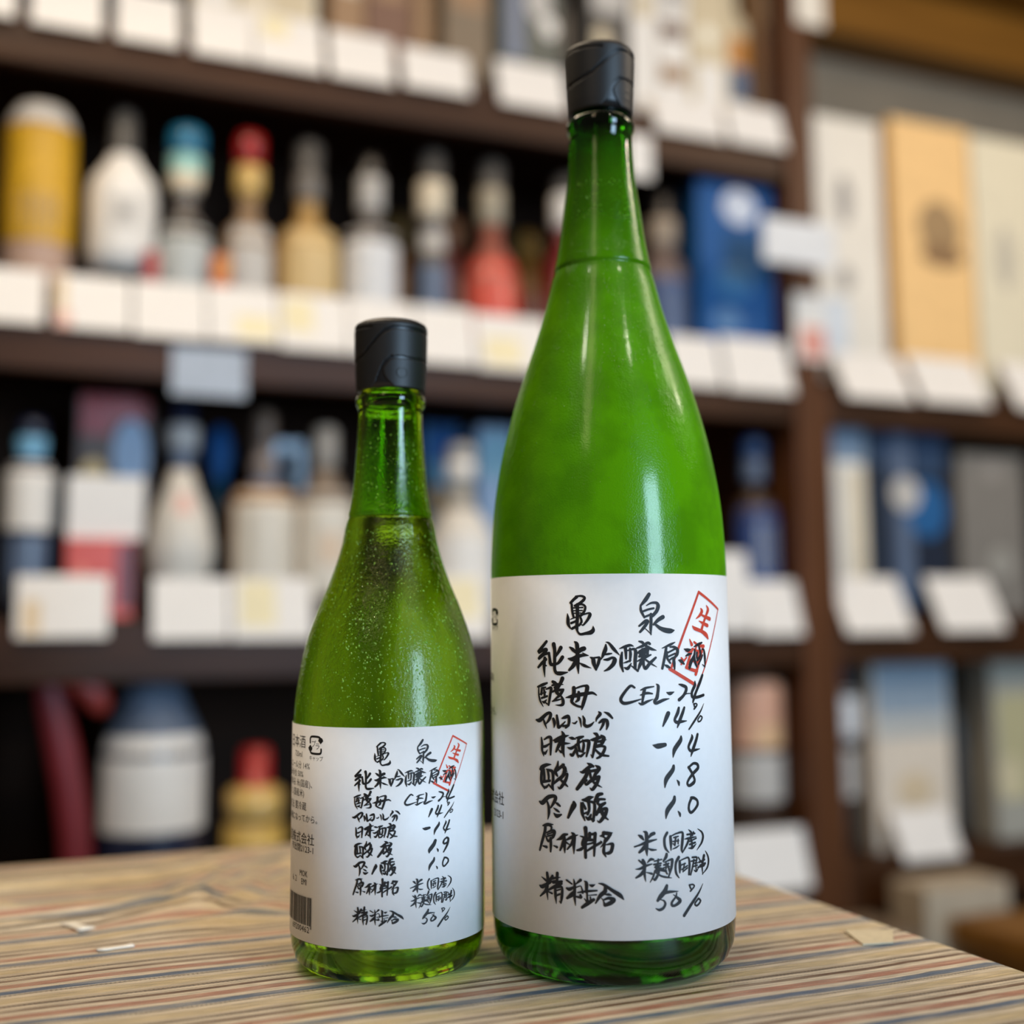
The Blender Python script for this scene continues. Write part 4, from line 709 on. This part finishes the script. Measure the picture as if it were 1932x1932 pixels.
goods_bottle('cream_bottle', 'round shouldered bottle with a golden cream body, second shelf', 359, 1570, B, [(798, 13), (790, 19), (749, 17), (741, 19), (719, 19), (709, 14), (682, 16), (667, 36), (645, 43), (590, 43)],
             (('cap', 798, 748, DGREY), ('collar', 748, 712, mat('dull_grey', (.17, .15, .13), .4)), ('glass_body', 712, 0, mat('golden', (.42, .25, .08), .35))), (('cream_label', 575, 664, 55, mat('golden_cream', (.62, .44, .20), .5)), ), G)
goods_bottle('square_shouldered_bottle', 'square shouldered bottle with a plain white label, above the small sake bottle', 446, 1570, B, [(790, 13), (783, 18), (761, 17), (754, 18), (715, 18), (708, 15), (683, 18), (677, 35), (666, 39), (583, 39)],
             (('cap', 790, 758, BLACK), ('collar', 758, 710, GREYL), ('glass_body', 710, 0, CLEAR)), (('paper_label', 535, 675, 85, mat('cool_white', (.66, .66, .66), .5)),), G)
goods_bottle('slim_bottle', 'slim dark bottle with a pale disc at its neck, second shelf', 537, 1570, B, [(809, 14), (801, 18), (766, 18), (761, 21), (715, 21), (708, 17), (692, 18), (661, 19), (646, 22), (577, 22)],
             (('cap', 809, 764, DGREY), ('neck_disc', 764, 712, CREAM), ('glass_body', 712, 0, CLEAR)), (('neck_label', 662, 690, 80, GREYL), ('paper_label', 545, 640, 70, SLATE),), G)
goods_bottle('amber_bottle', 'small amber bottle standing behind the slim dark bottle', 522, 1690, B, [(752, 16), (742, 22), (711, 22), (699, 17), (691, 19), (607, 19)],
             (('cap', 752, 700, OLIVE), ('glass_body', 700, 0, AMBER)), (('paper_label', 556, 590, 60, mat('orange_red', (.42, .10, .03), .4)),), G)
goods_bottle('coral_bottle', 'round bottle with a coral red label, left of the tall sake bottle', 627, 1570, B, [(808, 14), (802, 19), (767, 18), (762, 19), (717, 19), (711, 14), (681, 15), (664, 29), (632, 38), (578, 40)],
             (('cap', 808, 765, DGREY), ('collar', 765, 711, mat('tan_collar', (.40, .34, .24), .4)), ('glass_body', 711, 0, mat('pink_glass', (.30, .10, .07), .3))), (('coral_label', 540, 668, 80, CORAL),), G)
goods_bottle('dark_red_bottle', 'dark red bottle half hidden behind the coral red bottle', 606, 1690, B, [(759, 16), (751, 24), (718, 24), (710, 19), (689, 22), (664, 27), (607, 29)],
             (('cap', 759, 708, mat('brown_pink', (.32, .17, .10), .4)), ('glass_body', 708, 0, DKRED)), (), G)
goods_bottle('gold_capped_bottle', 'dark red bottle with an ochre cap, touching the tall sake bottle outline', 734, 1690, B, [(752, 13), (744, 23), (714, 23), (706, 16), (684, 20), (642, 29), (609, 31)],
             (('cap', 752, 700, mat('ochre_cap', (.30, .20, .05), .4)), ('glass_body', 700, 0, mat('ochre_glass', (.22, .10, .015), .3))), (('red_label', 535, 650, 70, DKRED),), G)
goods_bottle('pale_collared_bottle', 'bottle with a pinkish white collar, mostly hidden behind the tall sake bottle', 745, 1570, B, [(802, 14), (796, 19), (773, 19), (769, 20), (728, 20), (720, 15), (692, 17), (668, 35), (572, 35)],
             (('cap', 802, 771, DGREY), ('collar', 771, 722, WHITE), ('glass_body', 722, 0, DKRED)), (), G)
goods_bottle('blue_label_bottle', 'black capped bottle with a blue label, beside the bright blue box', 910, 1570, B, [(799, 15), (790, 21), (758, 20), (753, 22), (717, 22), (710, 16), (697, 20), (684, 31), (663, 37), (580, 37)],
             (('cap', 799, 756, BLACK), ('collar', 756, 712, mat('beige_collar', (.36, .28, .20), .4)), ('glass_body', 712, 0, mat('smoky', (.16, .11, .09), .3))), (('blue_label', 540, 668, 85, mat('dull_blue', (.04, .075, .19), .5)), ('label_disc', 560, 640, 30, SLATE)), G)
goods_box('blue_box', 'bright blue box with pale blots on the second shelf near the upright', 956, 1092, 1540, B, 821, BLUE, (('printed_disc', 1000, 1062, 756, 812, PBLUE, 1), ('printed_blot', 984, 1052, 636, 690, gloss('mid_blue', (.04, .17, .38), .4), 1), ('printed_blot', 980, 1030, 582, 622, gloss('mid_blue', (.04, .17, .38), .4), 1)), depth=90)

# ---- third shelf
G = 'bottles on the third shelf'
goods_bottle('pale_bottle', 'blue banded bottle with a white label at the left end of the third shelf', 22, 1570, C, [(396, 12), (389, 17), (363, 18), (349, 15), (343, 18), (330, 28), (199, 28)],
             (('cap', 396, 372, NAVY), ('cap_ring', 372, 346, mat('sky_blue', (.16, .40, .60), .4)), ('glass_body', 346, 0, mat('dark_blue_glass', (.03, .04, .07), .2))), (('paper_label', 258, 338, 88, WHITE), ('blue_label', 175, 250, 50, SLATE)), G)
goods_box('red_white_box', 'box with a red top and pale blue figure panel, on the third shelf', 76, 168, 1622, C, 441, mat('box_brown', (.10, .06, .045), .5), (('red_panel', 80, 164, 408, 440, REDG, 0), ('red_panel', 80, 120, 388, 410, REDG, 0), ('blue_panel', 120, 165, 320, 410, PBLUE, 1), ('gold_patch', 82, 112, 320, 356, GOLD, 1)), depth=70)
o = obj('sign_card', bm_box(-.044, .044, -.001, .001, 0, .076, .0004), PAPER, None, False, (.108, 1.5355, TZ+.2485)); tag(o, 'plain white card standing on the small red packet, third shelf', 'card')
goods_box('red_packet', 'small bright red packet below the white card on the third shelf', 64, 141, 1526, C, 248, CORAL, (('dark_end', 122, 140, 165, 244, DKRED, 0), ('pale_patch', 74, 90, 180, 215, mat('pink_patch', (.70, .22, .14), .5), 1)), depth=12)
goods_bottle('gourd_bottle', 'white gourd shaped bottle with a navy and grey cap, third shelf', 201, 1572, C, [(427, 11), (420, 15), (399, 15), (395, 20), (369, 20), (362, 15), (345, 12), (318, 20), (280, 36), (243, 43), (223, 42), (197, 33)],
             (('cap', 427, 397, NAVY), ('cap_ball', 397, 364, mat('blue_grey', (.34, .38, .42), .4)), ('neck_wrap', 364, 340, SLATE), ('body', 340, 0, mat('offwhite_body', (.64, .60, .53), .45))), (('pink_seal', 282, 308, 18, mat('pink_seal', (.70, .42, .36), .5)),), G)
goods_bottle('blue_bottle', 'blue bottle standing behind the white gourd shaped bottle', 262, 1660, C, [(413, 6), (402, 14), (377, 21), (356, 14), (341, 12), (298, 16), (270, 21), (206, 23)],
             (('stopper', 413, 340, BLUE), ('glass_body', 340, 0, mat('teal_glass', (.01, .05, .09), .3))), (), G)
goods_bottle('cream_label_bottle', 'amber bottle with a cream label on the third shelf, left of the small sake bottle', 305, 1572, C, [(423, 10), (416, 15), (377, 15), (373, 12), (362, 12), (358, 17), (338, 17), (334, 14), (325, 17), (318, 35), (301, 43), (207, 43)],
             (('cap', 423, 375, mat('cap_brown', (.10, .075, .06), .4)), ('neck_ball', 375, 336, mat('grey_brown', (.20, .165, .15), .4)), ('glass_body', 336, 0, AMBER)), (('neck_label', 319, 334, 70, SLATE), ('paper_label', 185, 314, 66, mat('warm_white', (.66, .60, .50), .5)),), G)
goods_bottle('cream_label_bottle', 'grey capped bottle with a cream label, touching the small sake bottle outline', 387, 1572, C, [(406, 11), (401, 16), (354, 16), (350, 12), (339, 17), (324, 23), (317, 35), (307, 39), (208, 39)],
             (('cap', 406, 352, mat('grey_cap', (.36, .33, .29), .4)), ('glass_body', 352, 0, mat('smoke_glass', (.20, .15, .11), .3))), (('paper_label', 180, 316, 85, mat('warm_white2', (.68, .62, .52), .5)), ('peach_patch', 220, 262, 24, mat('peach_cream', (.68, .50, .34), .5)),), G)
goods_box('blue_pouch', 'pale blue pouch behind the two cream label bottles', 331, 388, 1690, C, 404, SLATE, (('printed_panel', 336, 384, 350, 402, PBLUE, 1),), depth=14)
goods_box('cyan_box', 'cyan blue box on the third shelf between the two sake bottles', 566, 626, 1700, C, 442, CYAN, (('printed_panel', 570, 622, 385, 440, BLUE, 0), ('printed_blot', 572, 612, 300, 350, mat('amber_print', (.34, .18, .05), .5), 1)), depth=60)
goods_box('silver_blue_box', 'pale silver blue box on the third shelf, just left of the tall sake bottle', 632, 690, 1640, C, 433, PBLUE, (('printed_panel', 636, 686, 350, 425, mat('aqua', (.22, .42, .52), .5), 1),), depth=60)
goods_bottle('broad_white_bottle', 'broad cream bottle with a white ball cap between the two sake bottles', 581, 1576, C, [(393, 13), (387, 21), (346, 21), (340, 15), (309, 18), (291, 29), (265, 46), (199, 48)],
             (('cap', 393, 368, GREYL), ('cap_ball', 368, 341, WHITE), ('neck', 341, 300, mat('neck_grey', (.40, .36, .30), .4)), ('body', 300, 0, mat('ivory', (.70, .65, .57), .45))), (('paper_label', 190, 260, 70, WHITE),), G)
goods_bottle('navy_bottle', 'blue capped bottle with a round cream label, right of the tall sake bottle', 1063, 1572, C, [(426, 13), (419, 19), (359, 19), (354, 12), (337, 13), (324, 31), (304, 35), (210, 35)],
             (('cap', 426, 394, mat('cap_blue', (.03, .075, .19), .4)), ('cap_ring', 394, 356, SLATE), ('glass_body', 356, 0, mat('brown_glass', (.06, .035, .02), .2))), (('blue_label', 190, 325, 80, mat('royal', (.02, .055, .20), .4)), ('round_label', 215, 290, 34, mat('old_cream', (.40, .38, .28), .5))), G)

# ---- fourth shelf
G = 'bottles on the fourth shelf'
goods_bottle('navy_white_bottle', 'large blue shouldered bottle with a broad white label, behind the left of the table', 176, 1590, D, [(118, 13), (90, 20), (81, 28), (46, 41), (13, 57), (-13, 64), (-159, 64)],
             (('cap', 118, 84, mat('tan_cap', (.16, .10, .06), .5)), ('shoulder', 84, 8, mat('denim', (.105, .135, .19), .6, .3, 60)), ('glass_body', 8, 0-400, NAVY)), (('paper_label', -103, 10, 72, WHITE),), G)
goods_bottle('gold_bottle', 'squat gold bottle with a gold lid and red cap, behind the table', 301, 1572, D, [(-10, 13), (-15, 19), (-56, 19), (-60, 27), (-65, 35), (-94, 35), (-98, 31), (-102, 37), (-161, 39)],
             (('cap', -10, -58, REDG), ('lid', -58, -96, GOLD), ('band', -96, -102, BROWN), ('body', -102, -400, mat('dull_gold', (.50, .32, .07), .4))), (), G)
goods_bottle('peach_bottle', 'bottle with a peach label over a grey label, right of the tall sake bottle', 1051, 1575, D, [(89, 11), (81, 16), (66, 18), (60, 40), (41, 44), (-139, 43)],
             (('cap', 89, 63, BROWN), ('glass_body', 63, -400, mat('dark_brown_glass', (.05, .03, .02), .2))), (('peach_label', -44, 52, 80, PEACH), ('gold_patch', -42, -10, 30, mat('peach_gold', (.72, .48, .24), .5)), ('grey_label', -120, -52, 80, GREYL)), G)
# red lacquered hook with a curled side arm
b = bmesh.new()
def tube(b, pts, n=12, flat=.55):
    rings = []
    for i, (x, y, z, r) in enumerate(pts):
        a = Vector(pts[max(0, i-1)][:3]); c = Vector(pts[min(len(pts)-1, i+1)][:3]); d = (c-a).normalized()
        s = d.cross(Vector((0, 1, 0))).normalized(); u = Vector((0, 1, 0))
        rings.append([b.verts.new(Vector((x, y, z))+s*r*math.cos(2*PI*k/n)+u*r*flat*math.sin(2*PI*k/n)) for k in range(n)])
    for p, q in zip(rings, rings[1:]):
        for k in range(n): b.faces.new((p[k], p[(k+1) % n], q[(k+1) % n], q[k]))
    b.faces.new(rings[0][::-1]); b.faces.new(rings[-1])
    bmesh.ops.recalc_face_normals(b, faces=b.faces)
rootr = thing('red_strap', 'dark red curved strap standing left of the blue shouldered bottle', 'strap', (.08, 1.553, TZ-.213))
tube(b, [(-.040, 0, .322, .012), (-.034, 0, .305, .015), (-.024, 0, .265, .018), (-.012, 0, .215, .019), (-.002, 0, .165, .019), (.006, 0, .11, .019), (.010, 0, .06, .019), (.011, 0, .001, .019)])
obj('strap_band', b, mat('maroon', (.17, .010, .014), .5), rootr)
b = bmesh.new(); tube(b, [(-.026, -.006, .300, .010), (-.010, -.006, .297, .014), (.008, -.006, .289, .016), (.022, -.006, .277, .017), (.030, -.006, .262, .014), (.032, -.006, .252, .006)])
obj('strap_tab', b, mat('red_tab', (.36, .035, .022), .45), rootr)

# ---- right hand cabinet
G = 'tall boxes on top of the right cabinet'
goods_box('tall_box', 'tall white box with faint grey print on top of the right cabinet', 1170, 1318, 1550, B, 967, mat('cream_white', (.78, .72, .62), .55, .04), (('printed_mark', 1224, 1258, 785, 868, SMUDGE, 1), ('printed_mark', 1222, 1254, 672, 716, SMUDGE, 1), ('pale_panel', 1190, 1240, 560, 660, ICE, 0)), 130, G)
goods_box('tall_box', 'tall orange kraft box with a dark printed crest, middle of the right cabinet top', 1342, 1511, 1550, B, 987, KRAFT, (('printed_crest', 1392, 1484, 752, 852, SMUDGE2, 1), ('printed_crest', 1396, 1488, 735, 775, mat('print_dark', (.24, .13, .05), .6), 1)), 110, G)
goods_box('tall_box', 'tall cream box at the right edge of the picture, right of the orange kraft box', 1516, 1684, 1550, B, 982, mat('ivory_board', (.74, .66, .48), .55, .04), (('printed_mark', 1560, 1604, 710, 824, mat('print_pale', (.52, .47, .37), .6), 1),), 110, G)
G = 'boxes on the right cabinet middle shelf'
goods_box('silver_box', 'slim white box with a pale blue top on the right cabinet middle shelf', 1172, 1266, 1550, C, 455, mat('warm_white3', (.76, .72, .64), .5), (('blue_panel', 1176, 1262, 394, 453, mat('steel_blue', (.22, .30, .40), .5), 0), ('cream_panel', 1222, 1258, 190, 380, CREAM, 0)), 90, G, bev=.012)  # right side of the front carries a plain cream panel
goods_box('navy_gift_box', 'navy gift box tied with a pale blue ribbon, right cabinet middle shelf', 1272, 1430, 1550, C, 447, mat('night_blue', (.015, .022, .04), .3), (('ribbon', 1314, 1352, 160, 445, SLATE, 0), ('blue_blot', 1340, 1424, 275, 370, gloss('royal_blue', (.012, .10, .27), .4), 1), ('blue_panel', 1276, 1310, 390, 440, mat('blue_dim', (.02, .05, .11), .4), 0), ('blue_panel', 1356, 1424, 380, 442, mat('blue_dim', (.02, .05, .11), .4), 0), ('ribbon_knot', 1310, 1368, 318, 374, GREYL, 1)), 90, G)
goods_box('grey_box', 'grey brown box at the right end of the right cabinet middle shelf', 1452, 1594, 1550, C, 420, GREYC, (('printed_disc', 1505, 1545, 372, 408, mat('grey_disc', (.28, .25, .22), .5), 1), ('printed_disc', 1508, 1560, 210, 262, mat('grey_disc2', (.32, .30, .26), .5), 1)), 90, G)
G = 'goods on the right cabinet lower shelf'
goods_bottle('white_label_bottle', 'dark bottle with a white round top label and white lower label, right cabinet', 1217, 1585, D, [(98, 12), (90, 18), (49, 20), (40, 25), (28, 32), (-37, 31), (-48, 25), (-55, 26), (-150, 26)],
             (('cap', 98, 44, NAVY), ('glass_body', 44, -400, BLACK)), (('round_label', -44, 34, 70, mat('cool_white2', (.74, .74, .74), .5)), ('paper_label', -128, -56, 70, GREYL)), G)
goods_box('tall_gradient_box', 'tall box, pale blue above and cream below, right cabinet lower shelf', 1258, 1411, 1552, D, 118, mat('cream_board2', (.72, .62, .50), .55, .05), (('blue_panel', 1262, 1408, -6, 116, mat('powder_blue', (.27, .34, .41), .5), 0), ('grey_panel', 1262, 1408, -40, -8, mat('pale_grey_blue', (.46, .47, .45), .5), 0), ('gold_patch', 1300, 1370, -150, -95, mat('pale_ochre', (.66, .52, .34), .5), 1)), 100, G)
goods_bottle('black_flask', 'black round flask behind the tall pale blue and cream box', 1520, 1660, D, [(115, 18), (106, 24), (24, 24), (-20, 36), (-65, 42), (-171, 41)],
             (('neck', 115, 10, BLACK), ('glass_body', 10, -400, DGREY)), (), G)
goods_box('grey_cream_box', 'grey and yellowish box at the right end of the right cabinet lower shelf', 1500, 1640, 1552, D, 112, mat('grey_cream', (.38, .36, .30), .55), (('yellow_panel', 1510, 1636, -150, 20, mat('yellow_cream', (.46, .42, .24), .55), 0), ('cream_patch', 1504, 1560, -150, -80, mat('cream_patch2', (.62, .54, .34), .55), 1)), 60, G)
goods_box('cardboard_box', 'beige cardboard box with a notch painted in shade, standing on the floor before the right cabinet', 1190, 1340, 1372, -720, -226, mat('beige_cardboard', (.42, .34, .24), .7), (('notch_shade', 1257, 1294, -320, -268, mat('notch_shade_brown', (.17, .12, .075), .7), 1),), 75)  # dark oval paints the shade inside the notch
goods_box('brown_box', 'dim brown box on the floor, left of the beige cardboard box', 1060, 1180, 1372, -720, -280, mat('dim_brown', (.17, .115, .07), .7), (('printed_panel', 1075, 1168, -420, -300, mat('dim_brown2', (.21, .145, .09), .7), 0),), 110)
t = thing('wooden_stool', 'ochre wooden stool at the lower right corner in front of the cardboard box', 'stool', (1.372, 1.262, 0))
obj('seat', bm_box(-.155, .155, -.095, .095, TZ-.298, TZ-.262, .006), OCHRE, t, False)
obj('apron', bm_box(-.135, .135, -.080, .080, TZ-.41, TZ-.2985, .003), OCHRE, t, False)
for x in (-.125, .125):
    for y in (-.07, .07): obj('leg', bm_box(x-.016, x+.016, y-.016, y+.016, 0, TZ-.4105, .002), OCHRE, t, False)
goods_box('red_packet', 'tiny red packet between the white round bottle and the blue capped bottle', 143, 161, 1524.5, B, 610, REDG, (('pale_edge', 157, 160, 570, 606, ROSE, 0),), 7)
goods_box('orange_packet', 'tiny orange red packet between the blue capped and red capped bottles', 226, 250, 1524.5, B, 614, mat('orange_red2', (.60, .12, .02), .5), (('ochre_print', 234, 249, 580, 612, mat('ochre_print2', (.55, .24, .02), .5), 1),), 7)

# ---- price cards clipped to the shelf rails
def card(x0, x1, z0, z1, level, label, tilt=15, patches=(), name='price_card', y=1.5105, group='white price cards along the shelf rails'):
    ta = math.tan(math.radians(tilt)); h = (z1-z0)/1000; w2 = (x1-x0)/2000; th = .0016
    def Yof(z): return (z-level)/1000*ta
    b = bmesh.new()
    def slab(xa, xb, za, zb, off, tk):
        vs = []
        for dy in (-off, -off-tk):
            for x, z in ((xa, za), (xb, za), (xb, zb), (xa, zb)): vs.append(b.verts.new((x, Yof(z)+dy, (z-level)/1000)))
        for q in ((3, 2, 1, 0), (4, 5, 6, 7), (0, 1, 5, 4), (1, 2, 6, 5), (2, 3, 7, 6), (3, 0, 4, 7)): b.faces.new([vs[k] for k in q])
        bmesh.ops.recalc_face_normals(b, faces=b.faces)
    slab(-w2, w2, z0, z1, 0, th)
    o = obj(name, b, PAPER, None, False, ((x0+x1)/2000, y-.0003, TZ+level/1000)); tag(o, label, 'price card', group)
    for fx0, fx1, fz0, fz1, m in patches:
        b = bmesh.new()
        slab(-w2+(x1-x0)/1000*fx0, -w2+(x1-x0)/1000*fx1, z0+(z1-z0)*fz0, z0+(z1-z0)*fz1, th, .0003)
        obj('colour_patch', b, m, o, False)
    return o
PINK = mat('pink_patch_print', (.74, .42, .34), .6); YPATCH = mat('yellow_patch_print', (.82, .72, .46), .6); OPATCH = mat('ochre_patch_print', (.72, .55, .34), .6)
for a in (
    (-69, -17, 873, 945, A, 'white price card on the top rail, cut by the left edge of the picture'),
    (1, 83, 871, 945, A, 'white price card on the top rail, second from the left edge of the picture'),
    (100, 176, 870, 945, A, 'white price card on the top rail, above the white round bottle and the blue cap'),
    (193, 269, 868, 946, A, 'white price card on the top rail below the leftmost cream box'),
    (272, 362, 868, 948, A, 'white price card with a yellow patch under the wide cream box', 15, ((.1, .5, .55, .95, YPATCH),)),
    (372, 459, 868, 942, A, 'white price card on the top rail under the tan box'),
    (474, 571, 872, 937, A, 'white price card on the top rail under the amber bottle and grey-brown box'),
    (615, 718, 871, 944, A, 'white price card on the top rail under the dark green box'),
    (866, 986, 870, 932, A, 'wide white price card on the top rail under the white box with brown bands'),
    (995, 1097, 872, 943, A, 'white price card on the top rail under the orange and blue label bottle'),
    (-43, 28, 499, 568, B, 'white price card under the yellow jar'),
    (40, 127, 498, 568, B, 'white price card with a pink corner under the white round bottle', 15, ((.03, .22, .0, .3, PINK), (.03, .16, .3, .95, OPATCH))),
    (131, 218, 496, 569, B, 'white price card under the blue capped bottle'),
    (221, 308, 497, 572, B, 'white price card under the red capped bottle', 15, ((.4, .95, .1, .5, YPATCH),)),
    (311, 400, 494, 572, B, 'white price card under the golden cream bottle', 15, ((.05, .5, .3, .9, YPATCH),)),
    (403, 493, 493, 573, B, 'white price card under the square shouldered bottle, behind the small bottle cap'),
    (496, 577, 490, 573, B, 'white price card under the slim dark bottle'),
    (581, 690, 487, 569, B, 'white price card with a yellow patch under the coral red bottle', 15, ((.1, .6, .1, .6, YPATCH),)),
    (885, 970, 487, 565, B, 'white price card under the blue label bottle, right of the tall sake bottle'),
    (977, 1095, 485, 571, B, 'white price card under the bright blue box'),
    (11, 113, 131, 203, C, 'white price card with an ochre strip under the red packet', 15, ((.08, .26, .05, .6, OPATCH),)),
    (163, 254, 127, 201, C, 'white price card under the white gourd shaped bottle'),
    (257, 357, 126, 202, C, 'white price card with a yellow blot under the amber cream label bottle', 15, ((.1, .55, .2, .95, YPATCH),)),
    (389, 473, 124, 202, C, 'white price card behind the neck of the small sake bottle'),
    (488, 596, 124, 207, C, 'white price card in the gap between the two sake bottles', 15, ((.2, .9, .3, .95, YPATCH),)),
    (1014, 1097, 123, 203, C, 'white price card under the blue capped bottle with the round cream label'),
    (963, 1097, -240, -158, D, 'large white price card low on the rail beside the right edge of the table'),
    (1187, 1320, 487, 567, B, 'slanting white price card under the tall white box', 26),
    (1337, 1480, 490, 573, B, 'slanting white price card under the orange kraft box', 26),
    (1537, 1686, 491, 578, B, 'slanting white price card under the tall cream box', 26),
    (1173, 1299, 124, 210, C, 'slanting white price card under the slim white box with a pale blue top', 26),
    (1358, 1488, 126, 212, C, 'slanting white price card under the grey brown box of the right cabinet', 26),
    (1270, 1383, -219, -150, D, 'slanting white price card under the tall pale blue and cream box', 26)):
    card(*a)
card(953, 1010, 128, 245, C, 'tall narrow white card beside the tall sake bottle on the third shelf', 8, (), 'sign_card', 1.508)
def hang(x0, x1, z0, z1, y, m, label, extra=()):
    o = obj('hanging_card', bm_box(-(x1-x0)/2000, (x1-x0)/2000, -.001, 0, 0, (z1-z0)/1000, .0003), m, None, False, ((x0+x1)/2000, y, TZ+z0/1000)); tag(o, label, 'card')
    for fx0, fx1, fz0, fz1, pm in extra:
        W_ = (x1-x0)/1000; H_ = (z1-z0)/1000
        obj('colour_patch', bm_box(-W_/2+W_*fx0, -W_/2+W_*fx1, -.0014, -.0009, H_*fz0, H_*fz1), pm, o, False)
    return o
hang(820, 861, 795, 861, 1.5115, PAPER, 'small white card hanging from the top rail right of the tall bottle neck')
hang(178, 269, 427, 488, 1.5115, mat('grey_blue_card', (.40, .44, .50), .5), 'grey blue card hanging below the rail left of the small bottle cap')
hang(1098, 1157, 540, 645, 1.5015, WHITE, 'white card with a rose patch on the upright between the shelf units', ((.2, .95, .05, .5, ROSE),))
o = thing('sign_board', 'white sign plate standing out from the upright at mid height', 'sign', (1.068, 1.44, TZ+.667))
obj('plate', bm_box(-.064, .064, -.0015, .0015, 0, .068, .001), mat('cool_card', (.66, .67, .68), .5), o, False)
obj('bracket', bm_box(.045, .051, .0016, .0620, .028, .040, .001), GREYL, o, False)
hang(1122, 1178, 1088, 1330, 1.5015, mat('cream_strip', (.74, .68, .58), .6), 'long cream paper strip on the head of the upright')
